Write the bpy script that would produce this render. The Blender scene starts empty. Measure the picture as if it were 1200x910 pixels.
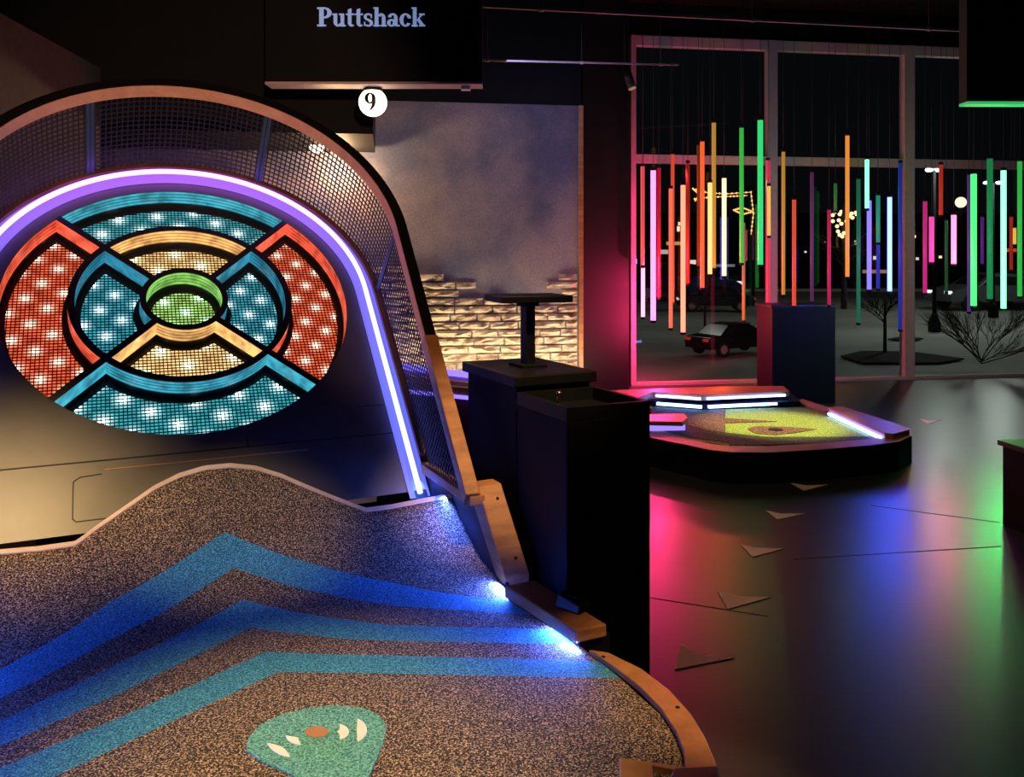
import bpy, bmesh, math, random
from mathutils import Vector as V
random.seed(7)
COL = bpy.context.scene.collection
F, H = 1000.0, 1.6                      # focal length (px of a 1200 px wide frame), eye height (m)
PI = math.pi
O = V((0, 0, H))

# ------------------------------------------------------------------ helpers
def ray(px, py): return V(((px - 600) / F, 1, -(py - 300) / F))
def onz(px, py, z):                     # point at height z seen at (px, py)
    d = ray(px, py); return O + d * ((z - H) / d.z)
def atd(px, py, dep): return O + ray(px, py) * dep
def lerp(a, b, t): return a + (b - a) * t
def interp(x, xs, ys):
    if x <= xs[0]: return ys[0] + (ys[1] - ys[0]) * (x - xs[0]) / (xs[1] - xs[0])
    for i in range(len(xs) - 1):
        if x <= xs[i + 1]: return ys[i] + (ys[i + 1] - ys[i]) * (x - xs[i]) / (xs[i + 1] - xs[i])
    return ys[-1] + (ys[-1] - ys[-2]) * (x - xs[-1]) / (xs[-1] - xs[-2])

class MB:
    def __init__(s): s.bm = bmesh.new(); s.uv = None
    def v(s, p): return s.bm.verts.new(p)
    def face(s, pts, mi=0, uvs=None):
        try: f = s.bm.faces.new([s.bm.verts.new(p) for p in pts])
        except ValueError: return None
        f.material_index = mi
        if uvs:
            if s.uv is None: s.uv = s.bm.loops.layers.uv.new('UVMap')
            for l, c in zip(f.loops, uvs): l[s.uv].uv = c
        return f
    def hexa(s, b, t, mi=0):            # b,t: rings of equal length, bottom and top
        n = len(b); vb = [s.v(p) for p in b]; vt = [s.v(p) for p in t]
        fs = [s.bm.faces.new(vb[::-1]), s.bm.faces.new(vt)]
        for i in range(n):
            j = (i + 1) % n; fs.append(s.bm.faces.new((vb[i], vb[j], vt[j], vt[i])))
        for f in fs: f.material_index = mi
        return fs
    def box(s, o, x, y, z, mi=0):       # corner + three edge vectors
        o, x, y, z = V(o), V(x), V(y), V(z)
        return s.hexa([o, o + x, o + x + y, o + y], [o + z, o + x + z, o + x + y + z, o + y + z], mi)
    def cbox(s, c, hx, hy, hz, mi=0):
        c, hx, hy, hz = V(c), V(hx), V(hy), V(hz)
        return s.box(c - hx - hy - hz, hx * 2, hy * 2, hz * 2, mi)
    def prism(s, pts, h, mi=0):
        h = V(h); return s.hexa([V(p) for p in pts], [V(p) + h for p in pts], mi)
    def tube(s, p, r, n=8, cap=True, mi=0):   # polyline tube; r number or list
        p = [V(q) for q in p]; m = len(p)
        if not hasattr(r, '__len__'): r = [r] * m
        rings = []; up = None
        for i in range(m):
            d = (p[min(i + 1, m - 1)] - p[max(i - 1, 0)]).normalized()
            if up is None: up = V((0, 0, 1)) if abs(d.z) < .9 else V((1, 0, 0))
            a = d.cross(up).normalized(); b = a.cross(d).normalized(); up = b
            rings.append([s.v(p[i] + (a * math.cos(2 * PI * k / n) + b * math.sin(2 * PI * k / n)) * r[i]) for k in range(n)])
        for i in range(m - 1):
            for k in range(n):
                j = (k + 1) % n
                f = s.bm.faces.new((rings[i][k], rings[i][j], rings[i + 1][j], rings[i + 1][k])); f.smooth = True; f.material_index = mi
        if cap:
            s.bm.faces.new(rings[0][::-1]).material_index = mi; s.bm.faces.new(rings[-1]).material_index = mi
    def ball(s, c, r, n=16, sc=(1, 1, 1), mi=0):
        q = bmesh.ops.create_uvsphere(s.bm, u_segments=n, v_segments=max(6, n // 2 + 2), radius=r)
        for v in q['verts']: v.co = V((v.co.x * sc[0], v.co.y * sc[1], v.co.z * sc[2])) + V(c)
        fs = {f for v in q['verts'] for f in v.link_faces}
        for f in fs: f.smooth = True; f.material_index = mi
    def strip(s, rings, closed=False, mi=0, smooth=False, caps=True):   # sweep: list of rings of equal length
        vs = [[s.v(p) for p in r] for r in rings]; n = len(rings[0]); m = len(rings)
        for i in range(m if closed else m - 1):
            a, b = vs[i], vs[(i + 1) % m]
            for k in range(n):
                j = (k + 1) % n
                f = s.bm.faces.new((a[k], a[j], b[j], b[k])); f.material_index = mi if not hasattr(mi, '__len__') else mi[k]; f.smooth = smooth
        if not closed and caps:
            s.bm.faces.new(vs[0][::-1]); s.bm.faces.new(vs[-1])
    def build(s, name, mat, parent=None, loc=None, bevel=0, label=None, recalc=True, seg=2):
        if recalc: bmesh.ops.recalc_face_normals(s.bm, faces=s.bm.faces[:])
        me = bpy.data.meshes.new(name)
        if parent is not None:
            w = V((0, 0, 0)); q = parent
            while q is not None: w += q.location; q = q.parent
            loc = V((0, 0, 0)); off = w
        else: off = V(loc) if loc is not None else V((0, 0, 0)); loc = off
        for vv in s.bm.verts: vv.co -= off
        s.bm.to_mesh(me); s.bm.free()
        for m_ in (mat if isinstance(mat, (list, tuple)) else [mat]): me.materials.append(m_)
        o = bpy.data.objects.new(name, me); COL.objects.link(o)
        o.location = loc
        if parent is not None: o.parent = parent
        if bevel:
            b = o.modifiers.new('bevel', 'BEVEL'); b.width = bevel; b.segments = seg; b.limit_method = 'ANGLE'; b.angle_limit = .6
        if label: o['label'] = label
        return o

def tag(o, label=None, cat=None, group=None, kind=None):
    if label: o['label'] = label
    if cat: o['category'] = cat
    if group: o['group'] = group
    if kind: o['kind'] = kind
    return o
def thing(name, loc, label, cat, group=None):
    o = bpy.data.objects.new(name, None); COL.objects.link(o); o.location = loc; o.empty_display_size = .1
    return tag(o, label, cat, group)
def copy_tree(o, parent=None):
    c = o.copy(); COL.objects.link(c); c.parent = parent
    for ch in list(o.children): copy_tree(ch, c)
    return c
def structure(o): o['kind'] = 'structure'; return o

# ------------------------------------------------------------------ materials
def newmat(name):
    m = bpy.data.materials.new(name); m.use_nodes = True
    nt = m.node_tree; return m, nt, nt.nodes['Principled BSDF']
def nd(nt, t, **kw):
    n = nt.nodes.new(t)
    for k, v in kw.items():
        if k in n.inputs: n.inputs[k].default_value = v
        else: setattr(n, k, v)
    return n
def ramp(nt, fac, stops):
    r = nt.nodes.new('ShaderNodeValToRGB'); nt.links.new(fac, r.inputs[0])
    while len(r.color_ramp.elements) < len(stops): r.color_ramp.elements.new(.5)
    for e, (p, c) in zip(r.color_ramp.elements, stops): e.position = p; e.color = (*c, 1) if len(c) == 3 else c
    return r
def mat(name, col, rough=.5, metal=0, noise=0, scale=20, bump=0, spec=.5):
    m, nt, b = newmat(name)
    b.inputs['Base Color'].default_value = (*col, 1); b.inputs['Roughness'].default_value = rough
    b.inputs['Metallic'].default_value = metal; b.inputs['Specular IOR Level'].default_value = spec
    tc = nd(nt, 'ShaderNodeTexCoord')
    nz = nd(nt, 'ShaderNodeTexNoise', Scale=scale, Detail=6.0)
    nt.links.new(tc.outputs['Object'], nz.inputs['Vector'])
    k = noise or .08
    r = ramp(nt, nz.outputs[0], [(.3, tuple(c * (1 - k) for c in col)), (.7, tuple(min(1, c * (1 + k)) for c in col))])
    nt.links.new(r.outputs[0], b.inputs['Base Color'])
    if bump:
        bp = nd(nt, 'ShaderNodeBump', Strength=bump, Distance=.01); nt.links.new(nz.outputs[0], bp.inputs['Height']); nt.links.new(bp.outputs[0], b.inputs['Normal'])
    return m
def emit(name, col, s, base=(.02, .02, .02)):
    m, nt, b = newmat(name)
    b.inputs['Base Color'].default_value = (*base, 1)
    b.inputs['Emission Color'].default_value = (*col, 1); b.inputs['Emission Strength'].default_value = s
    b.inputs['Roughness'].default_value = .4
    return m
def wood(name, c0, c1, scale=6, rough=.45, axis=(1, 1, 1)):
    m, nt, b = newmat(name)
    tc = nd(nt, 'ShaderNodeTexCoord'); mp = nd(nt, 'ShaderNodeMapping'); mp.inputs['Scale'].default_value = axis
    nt.links.new(tc.outputs['Object'], mp.inputs['Vector'])
    n1 = nd(nt, 'ShaderNodeTexNoise', Scale=scale, Detail=8.0, Distortion=.6); nt.links.new(mp.outputs[0], n1.inputs['Vector'])
    n2 = nd(nt, 'ShaderNodeTexNoise', Scale=scale * 9, Detail=4.0); nt.links.new(mp.outputs[0], n2.inputs['Vector'])
    mx = nd(nt, 'ShaderNodeMath', operation='MULTIPLY_ADD'); nt.links.new(n2.outputs[0], mx.inputs[0]); mx.inputs[1].default_value = .35
    nt.links.new(n1.outputs[0], mx.inputs[2])
    r = ramp(nt, mx.outputs[0], [(.45, c0), (.85, c1)])
    nt.links.new(r.outputs[0], b.inputs['Base Color']); b.inputs['Roughness'].default_value = rough
    bp = nd(nt, 'ShaderNodeBump', Strength=.15, Distance=.004); nt.links.new(n2.outputs[0], bp.inputs['Height']); nt.links.new(bp.outputs[0], b.inputs['Normal'])
    return m
def speckle(name, base, fleck, scale=130, th=.56, rough=.9, fleck2=None):
    m, nt, b = newmat(name)
    tc = nd(nt, 'ShaderNodeTexCoord')
    n1 = nd(nt, 'ShaderNodeTexNoise', Scale=scale, Detail=2.0, Roughness=.7); nt.links.new(tc.outputs['Object'], n1.inputs['Vector'])
    n2 = nd(nt, 'ShaderNodeTexVoronoi', Scale=scale * 1.3); nt.links.new(tc.outputs['Object'], n2.inputs['Vector'])
    r = ramp(nt, n1.outputs[0], [(th - .1, base), (th - .02, tuple(lerp(a, c, .35) for a, c in zip(base, fleck))), (th + .08, fleck)])
    mx = nd(nt, 'ShaderNodeMix', data_type='RGBA', blend_type='MULTIPLY'); mx.inputs[0].default_value = .75
    r2 = ramp(nt, n2.outputs['Color'], [(.1, (.35, .35, .35)), (.9, (1.35, 1.35, 1.35))])
    nt.links.new(r.outputs[0], mx.inputs[6]); nt.links.new(r2.outputs[0], mx.inputs[7])
    nt.links.new(mx.outputs[2], b.inputs['Base Color'])
    b.inputs['Roughness'].default_value = rough; b.inputs['Specular IOR Level'].default_value = .35
    bp = nd(nt, 'ShaderNodeBump', Strength=.6, Distance=.004); nt.links.new(n1.outputs[0], bp.inputs['Height']); nt.links.new(bp.outputs[0], b.inputs['Normal'])
    return m

M = {}
M['black'] = mat('black_paint', (.004, .004, .0042), .65, noise=.2, spec=.2)
M['black_gloss'] = mat('black_laminate', (.008, .008, .009), .4, noise=.15, spec=.3)
M['navy'] = mat('dark_side_panel', (.012, .013, .028), .55)
M['board'] = mat('satin_black_board', (.075, .068, .06), .42, noise=.10, scale=9, spec=.6)
M['ridge'] = mat('ridge_black', (.010, .010, .013), .45)
M['seam'] = mat('seam', (.01, .009, .008), .8)
M['wood'] = wood('warm_oak', (.30, .12, .040), (.52, .24, .085), 5, .42, (1, 1, 6))
M['wood_light'] = wood('pale_oak_edge', (.55, .25, .10), (.74, .38, .17), 6, .5)
M['wood_dark'] = wood('walnut', (.08, .035, .018), (.16, .07, .035), 5, .5)
M['wire'] = mat('black_steel_wire', (.012, .010, .010), .6, .0, spec=.3)
M['steel_blue'] = mat('blue_grey_steel', (.03, .06, .075), .5, .2)
M['carpet'] = speckle('speckled_brown_carpet', (.020, .015, .013), (.66, .48, .29), 185, .56)
M['teal'] = speckle('teal_carpet', (.010, .14, .23), (.11, .45, .60), 185, .50)
M['teal2'] = speckle('teal_marker', (.02, .20, .19), (.20, .52, .46), 185, .47)
M['white'] = mat('white_inlay', (.85, .85, .82), .5)
M['orange_in'] = mat('orange_inlay', (.45, .22, .10), .6)
M['turf'] = speckle('yellow_green_turf', (.10, .20, .02), (.42, .55, .08), 90, .48)
M['turf_dark'] = speckle('dark_turf', (.03, .05, .01), (.13, .16, .03), 90, .52)
M['turf_brown'] = speckle('brown_turf', (.05, .03, .014), (.30, .17, .08), 90, .5)
M['rubber'] = mat('black_rubber', (.012, .012, .012), .6)
M['metal'] = mat('grey_frame_metal', (.42, .37, .37), .55, 0)
M['cable'] = mat('black_cable', (.008, .008, .008), .6)

# LED arch: violet at the crown, blue down the sides
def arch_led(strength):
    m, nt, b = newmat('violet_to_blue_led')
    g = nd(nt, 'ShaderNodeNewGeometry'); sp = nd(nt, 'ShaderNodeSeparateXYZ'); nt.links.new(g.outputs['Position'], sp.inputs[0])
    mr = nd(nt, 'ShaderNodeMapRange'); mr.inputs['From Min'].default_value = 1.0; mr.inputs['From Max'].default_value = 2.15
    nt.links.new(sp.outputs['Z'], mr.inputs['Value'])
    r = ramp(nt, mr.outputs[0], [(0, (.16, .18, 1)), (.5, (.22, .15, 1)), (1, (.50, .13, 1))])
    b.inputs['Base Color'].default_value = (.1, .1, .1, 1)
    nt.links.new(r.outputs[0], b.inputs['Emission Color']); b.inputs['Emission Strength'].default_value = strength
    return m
M['arch'] = arch_led(7)
M['arch_glow'] = arch_led(.75)
M['led_blue'] = emit('blue_led_strip', (.05, .09, 1), 90)
M['led_ice'] = emit('ice_blue_led_strip', (.14, .24, 1), 16)
M['led_violet'] = emit('violet_led_strip', (.22, .14, 1), 2)

# lit well walls (laminated acrylic) and LED floors; UV = (around, depth) / (board x, board y)
def wall_mat(name, col, s):
    m, nt, b = newmat(name)
    uv = nd(nt, 'ShaderNodeUVMap'); sp = nd(nt, 'ShaderNodeSeparateXYZ'); nt.links.new(uv.outputs[0], sp.inputs[0])
    a = nd(nt, 'ShaderNodeMath', operation='MULTIPLY'); nt.links.new(sp.outputs[1], a.inputs[0]); a.inputs[1].default_value = 4.0
    fr = nd(nt, 'ShaderNodeMath', operation='FRACT'); nt.links.new(a.outputs[0], fr.inputs[0])
    r = ramp(nt, fr.outputs[0], [(0, (.12, .12, .12)), (.16, (.8, .8, .8)), (.55, (1.1, 1.1, 1.1)), (.96, (.22, .22, .22))])
    tc = nd(nt, 'ShaderNodeTexCoord'); nz = nd(nt, 'ShaderNodeTexNoise', Scale=14.0, Detail=6.0); nt.links.new(tc.outputs['Object'], nz.inputs['Vector'])
    r2 = ramp(nt, nz.outputs[0], [(.36, (.42, .42, .42)), (.64, (1.25, 1.25, 1.25))])
    mx = nd(nt, 'ShaderNodeMix', data_type='RGBA', blend_type='MULTIPLY'); mx.inputs[0].default_value = 1
    nt.links.new(r.outputs[0], mx.inputs[6]); nt.links.new(r2.outputs[0], mx.inputs[7])
    m2 = nd(nt, 'ShaderNodeMix', data_type='RGBA', blend_type='MULTIPLY'); m2.inputs[0].default_value = 1
    nt.links.new(mx.outputs[2], m2.inputs[6]); m2.inputs[7].default_value = (*col, 1)
    nt.links.new(m2.outputs[2], b.inputs['Emission Color']); b.inputs['Emission Strength'].default_value = s
    b.inputs['Base Color'].default_value = (*[c * .3 for c in col], 1); b.inputs['Roughness'].default_value = .35
    return m
def panel_mat(name, col, s, pitch, spot=(1, 1, 1), spots=8.0, offs=(0, 0)):
    m, nt, b = newmat(name)
    uv = nd(nt, 'ShaderNodeUVMap'); mp = nd(nt, 'ShaderNodeMapping'); nt.links.new(uv.outputs[0], mp.inputs[0])
    mp.inputs['Rotation'].default_value = (0, 0, .62); mp.inputs['Scale'].default_value = (1 / pitch, 1 / pitch, 1); mp.inputs['Location'].default_value = (*offs, 0)
    fr = nd(nt, 'ShaderNodeVectorMath', operation='FRACTION'); nt.links.new(mp.outputs[0], fr.inputs[0])
    sb = nd(nt, 'ShaderNodeVectorMath', operation='SUBTRACT'); nt.links.new(fr.outputs[0], sb.inputs[0]); sb.inputs[1].default_value = (.5, .5, 0)
    ln = nd(nt, 'ShaderNodeVectorMath', operation='LENGTH'); nt.links.new(sb.outputs[0], ln.inputs[0])
    r = ramp(nt, ln.outputs['Value'], [(0, (1, 1, 1)), (.10, (.7, .7, .7)), (.2, (.12, .12, .12)), (.42, (0, 0, 0))])
    # small square cells of the diffuser
    c = nd(nt, 'ShaderNodeMapping'); nt.links.new(uv.outputs[0], c.inputs[0]); c.inputs['Scale'].default_value = (1 / .0148, 1 / .0148, 1)
    wn = nd(nt, 'ShaderNodeTexWhiteNoise', noise_dimensions='2D')
    fl = nd(nt, 'ShaderNodeVectorMath', operation='FLOOR'); nt.links.new(c.outputs[0], fl.inputs[0]); nt.links.new(fl.outputs[0], wn.inputs['Vector'])
    rc = ramp(nt, wn.outputs['Value'], [(0, tuple(x * .6 for x in col)), (1, tuple(x * 1.25 for x in col))])
    sc = nd(nt, 'ShaderNodeMix', data_type='RGBA', blend_type='MULTIPLY'); sc.inputs[0].default_value = 1
    nt.links.new(r.outputs[0], sc.inputs[6]); sc.inputs[7].default_value = (*[x * spots for x in spot], 1)
    sc.clamp_result = False
    ad = nd(nt, 'ShaderNodeMix', data_type='RGBA', blend_type='ADD'); ad.inputs[0].default_value = 1
    nt.links.new(rc.outputs[0], ad.inputs[6]); nt.links.new(sc.outputs[2], ad.inputs[7])
    nt.links.new(ad.outputs[2], b.inputs['Emission Color']); b.inputs['Emission Strength'].default_value = s
    b.inputs['Base Color'].default_value = (.03, .03, .03, 1)
    return m

# ------------------------------------------------------------------ the ramp-and-target putting hole
K = 1.2                                  # its size about the eye; flat carpet comes to z = 0.39
ya = math.radians(26)
L = V((math.cos(ya), math.sin(ya), 0)); A = V((-math.sin(ya), math.cos(ya), 0)); UP = V((0, 0, 1))
S = (A + UP).normalized(); N = L.cross(S)
C0 = V((-1.3419, 3.5, 1.4289))
def T(P): return O + (P - O) * K
def G(u, a, z):                          # across, along, height (unscaled) -> world
    P = C0 + L * u + A * a; P.z = z; return T(P)
def B(u, v, w=0): return T(C0 + L * u + S * v + N * w)
ZC, ZF = .590, 1.6 - 1.6 / K                      # carpet level, room floor (unscaled)
pa = [-3.2, -1.42, -1.31, -1.199, -1.125, -1.057, -.941, -.85, -.76, -.68, -.60]
pz = [ZC, ZC, .596, .616, .643, .674, .750, .822, .905, .985, 1.07]
def prof(a):                             # smooth ramp profile (Catmull-Rom)
    if a <= pa[1]: return ZC
    for i in range(1, len(pa) - 1):
        if a <= pa[i + 1]:
            t = (a - pa[i]) / (pa[i + 1] - pa[i]); h = pa[i + 1] - pa[i]
            def sl(j):
                if j <= 1: return 0
                if j >= len(pa) - 1: return (pz[-1] - pz[-2]) / (pa[-1] - pa[-2])
                return (pz[j + 1] - pz[j - 1]) / (pa[j + 1] - pa[j - 1])
            return (2*t**3 - 3*t**2 + 1) * pz[i] + (t**3 - 2*t**2 + t) * h * sl(i) + (-2*t**3 + 3*t**2) * pz[i+1] + (t**3 - t**2) * h * sl(i+1)
    return pz[-1]
def surf(px, py):                        # (u, a) of the carpet point seen at a pixel (first crossing from the eye)
    d = ray(px, py); prev = None; s = .6
    while s < 6:
        P = O + d * s; a = (P - C0).dot(A); f = P.z - prof(a)
        if f < 0 and prev is not None:
            lo, hi = s - .01, s
            for _ in range(30):
                mid = (lo + hi) / 2; P = O + d * mid
                if P.z - prof((P - C0).dot(A)) < 0: hi = mid
                else: lo = mid
            P = O + d * lo; return (P - C0).dot(L), (P - C0).dot(A)
        prev = f; s += .01
    P = O + d * 3; return (P - C0).dot(L), -.62
def curve(pxs):
    q = sorted(surf(*p) for p in pxs); return [p[0] for p in q], [p[1] for p in q]
rim = curve([(0, 650), (45, 646), (88, 640), (118, 618), (150, 596), (180, 575), (210, 560), (240, 551), (270, 548), (300, 551), (330, 560), (365, 575), (400, 589), (430, 600), (460, 596), (490, 590), (530, 583)])
BD = [curve([(0, 784), (130, 704), (262.6, 623), (400, 669), (460, 682), (591, 703)]),
      curve([(0, 818), (130, 748), (274, 665), (400, 698.6), (460, 709), (611, 719)]),
      curve([(0, 845), (140, 776), (284, 701.6), (400, 725), (460, 732), (630, 737)]),
      curve([(0, 874), (140, 812), (293, 735), (400, 748), (460, 750.6), (648, 753.5)]),
      curve([(0, 899), (150, 836), (312, 763), (400, 766.5), (460, 767.5), (693, 774)]),
      curve([(69, 907), (190, 850), (326, 787), (400, 788), (460, 789), (709, 794)])]
W = .80
skee = thing('putting_hole', G(0, -1.0, ZF), 'large front putting hole, speckled brown ramp rising to a round lit target board', 'mini golf hole')

# inner line of the low curb around the tee end
inner_px = [(690, 766), (722, 788), (750, 810), (775, 836), (792, 862), (801, 885), (803, 905)]
outer_px = [(713, 764), (752, 783), (785, 808), (810, 836), (827, 864), (838, 890), (843, 912)]
def ua(px, py, z):
    d = ray(px, py); P = O + d * ((z - H) / d.z); return (P - C0).dot(L), (P - C0).dot(A)
inn = [ua(x, y, ZC) for x, y in inner_px]; out = [ua(x, y, ZC + .012) for x, y in outer_px]
def amin(u):
    u = abs(u); pts = sorted([(p[0], p[1]) for p in inn]); lo = pts[0]
    if u <= lo[0]: return lerp(-2.55, lo[1] - .05, max(0, (u - .45) / (lo[0] - .45))) if u > .45 else -2.55
    return interp(u, [p[0] for p in pts], [p[1] for p in pts]) if u < pts[-1][0] else pts[-1][1]
mb = MB(); cols = []
us = [lerp(-W, W, i / 150) for i in range(151)]
for u in us:
    aend = interp(u, *rim); br = [aend] + [interp(u, *b) for b in BD] + [max(-2.6, amin(u) if u > 0 else -2.55)]
    for i in range(1, len(br)): br[i] = min(br[i], br[i - 1] - .004)
    col = []
    for i in range(len(br) - 1):
        n = [16, 5, 5, 4, 4, 4, 5][i]
        for k in range(n): col.append(lerp(br[i], br[i + 1], k / n))
    col.append(br[-1]); cols.append(col)
bands = sum([[i] * n for i, n in enumerate([16, 5, 5, 4, 4, 4, 5])], [])
vs = [[mb.v(G(u, a, prof(a))) for a in col] for u, col in zip(us, cols)]
for i in range(len(us) - 1):
    for j in range(len(bands)):
        f = mb.bm.faces.new((vs[i][j], vs[i][j + 1], vs[i + 1][j + 1], vs[i + 1][j])); f.smooth = True
        f.material_index = 1 if bands[j] in (1, 3, 5) else 0
carpet = mb.build('carpet_ramp', [M['carpet'], M['teal']], skee)
so = carpet.modifiers.new('thick', 'SOLIDIFY'); so.thickness = .02; so.offset = -1 if sum(p_.normal.z for p_ in carpet.data.polygons) > 0 else 1
carpet['label'] = 'speckled brown carpet with three teal chevrons'
# pale wood edging along the wavy crest
mb = MB(); rings = []
for i, u in enumerate(us):
    a = interp(u, *rim); z = prof(a); e = 1e-2; sl = math.atan2(prof(a) - prof(a - e), e)
    da, dz = math.cos(sl), math.sin(sl); t = .016
    rings.append([G(u, a, z + .003), G(u, a + da * t, z + dz * t + .003), G(u, a + da * t + .006, z + dz * t - .035), G(u, a + .006, z - .035)])
mb.strip(rings); mb.build('edge_strip', wood('pale_birch_edge', (.60, .42, .24), (.80, .60, .40), 6, .5), carpet)
# tee marker
mk = [(288, 880), (291, 866), (305, 851), (330, 839), (362, 831), (395, 828), (425, 831), (445, 840), (453, 853), (449, 872), (441, 892), (432, 912), (400, 925), (368, 925), (335, 906), (305, 893)]
def flat(px, h): return G(*ua(px[0], px[1], ZC), ZC + h)
mb = MB(); mb.prism([flat(p, .001) for p in mk], (0, 0, .004)); marker = mb.build('tee_marker', M['teal2'], skee, label='teal rounded carpet marker')
def crescent(mb, cx, cy, r, t, a0, a1, h=.0045, sy=.62, n=14):
    o = []; i_ = []
    for k in range(n + 1):
        a = lerp(a0, a1, k / n); w = t * math.sin(PI * k / n) ** .6
        o.append((cx + r * math.cos(a), cy + r * sy * math.sin(a))); i_.append((cx + (r - w) * math.cos(a), cy + (r - w) * sy * math.sin(a)))
    for k in range(n): mb.prism([flat(o[k], h), flat(o[k + 1], h), flat(i_[k + 1], h), flat(i_[k], h)], (0, 0, .0015))
for args in ((402, 858, 28, 12, -.9, .9), (394, 860, 15, 14, -1.3, 1.3), (353, 864, 18, 12, 1.6, 3.1), (348, 868, 36, 12, 1.8, 2.9)):
    mb = MB(); crescent(mb, *args); mb.build('white_mark', M['white'], marker)
mb = MB(); mb.prism([flat((371 + 14 * math.cos(a), 860 + 6.5 * math.sin(a)), .0045) for a in [2 * PI * k / 20 for k in range(20)]], (0, 0, .0015)); mb.build('centre_dot', M['orange_in'], marker)

# target board: face, ridges and wells
R0, R1, R2, R3, R4 = .147, .169, .404, .428, .664
VB = -1.0; RB = .80
def outline(an):
    c, s_ = math.cos(an), math.sin(an)
    if s_ >= 0: return (RB * c, RB * s_)
    t = min(RB / abs(c) if abs(c) > 1e-6 else 9, VB / s_); return (c * t, s_ * t)
corner = math.atan2(VB, RB)
angs = sorted(set([2 * PI * k / 144 - PI for k in range(144)] + [corner, -PI - corner]))
mb = MB()
for i in range(len(angs)):
    a, b = angs[i], angs[(i + 1) % len(angs)]
    p = [(R4 * math.cos(a), R4 * math.sin(a)), outline(a), outline(b), (R4 * math.cos(b), R4 * math.sin(b))]
    q = [B(x, y, 0) for x, y in p]; f = mb.face(q)
bmesh.ops.remove_doubles(mb.bm, verts=mb.bm.verts[:], dist=1e-5)
board = mb.build('target_board', M['board'], skee)
board['label'] = 'satin black board with round cut-out'
so = board.modifiers.new('thick', 'SOLIDIFY'); so.thickness = .003; so.offset = -1 if board.data.polygons[0].normal.dot(N) > 0 else 1
def ringridge(r0, r1, name):
    mb = MB(); n = 96
    mb.strip([[B(r * math.cos(a), r * math.sin(a), w) for r, w in ((r0 - .001, .001), (r1 + .001, .001), (r1 + .001, -.003), (r0 - .001, -.003))] for a in [2 * PI * k / n for k in range(n)]], closed=True)
    return mb.build(name, M['ridge'], board)
ringridge(R0, R1, 'ring_ridge'); ringridge(R2, R3, 'ring_ridge')
TD = .012; TE = .013
for k in range(4):
    an = PI / 4 + k * PI / 2; d = V((math.cos(an), math.sin(an))); q = V((-d.y, d.x))
    for r0, r1 in ((R1 - .002, R2 + .002), (R3 - .002, R4 + .004)):
        mb = MB(); c = [d * r0 - q * TE, d * r1 - q * TE, d * r1 + q * TE, d * r0 + q * TE]
        mb.hexa([B(p.x, p.y, -.003) for p in c], [B(p.x, p.y, 0) for p in c]); mb.build('divider', M['ridge'], board)
def sector(r0, r1, mid, t):
    if r0 == 0: return [(r1 * math.cos(2 * PI * k / 64), r1 * math.sin(2 * PI * k / 64)) for k in range(64)], [True] * 64
    P, arc = [], []
    for r, sgn in ((r0, -1), (r1, 1)):
        h = PI / 4 - math.asin(t / r); n = 26 if r > .3 else 14
        for k in range(n + 1):
            a = mid + h - 2 * h * k / n if sgn == -1 else mid - h + 2 * h * k / n
            P.append((r * math.cos(a), r * math.sin(a))); arc.append(k < n)
    return P, arc
CW = dict(red=(1, .12, .055), amber=(1.05, .58, .18), cyan=(.05, .40, .52), blue=(.025, .22, .34), green=(.30, .74, .14))
WM = {k: wall_mat(k + '_lit_acrylic', c, 1.0) for k, c in CW.items()}
PMt = dict(red=panel_mat('red_led_panel', (.85, .10, .035), 1.25, .098, (1, .62, .45), 5), amber=panel_mat('amber_led_panel', (.95, .56, .20), 1.4, .125, (1, .9, .6), 4, (.25, .2)),
           cyan=panel_mat('cyan_led_panel', (.035, .36, .42), 1.15, .115, (.7, 1, 1), 5, (.1, .6)), blue=panel_mat('blue_led_panel', (.03, .33, .42), 1.15, .10, (.6, .9, 1), 5, (.3, 0)),
           green=panel_mat('green_led_panel', (.36, .66, .14), 1.3, .10, (.5, 1, .6), 5, (.5, .3)))
LIT, DEP, INS = .074, .104, .022
def inside(x, y, r0, r1, mid, t):
    r = math.hypot(x, y)
    if r > r1 or r < r0: return False
    if r0 == 0: return True
    c, s_ = math.cos(-mid), math.sin(-mid); X, Y = x * c - y * s_, x * s_ + y * c
    return X > 0 and (X - abs(Y)) / math.sqrt(2) > t
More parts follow.
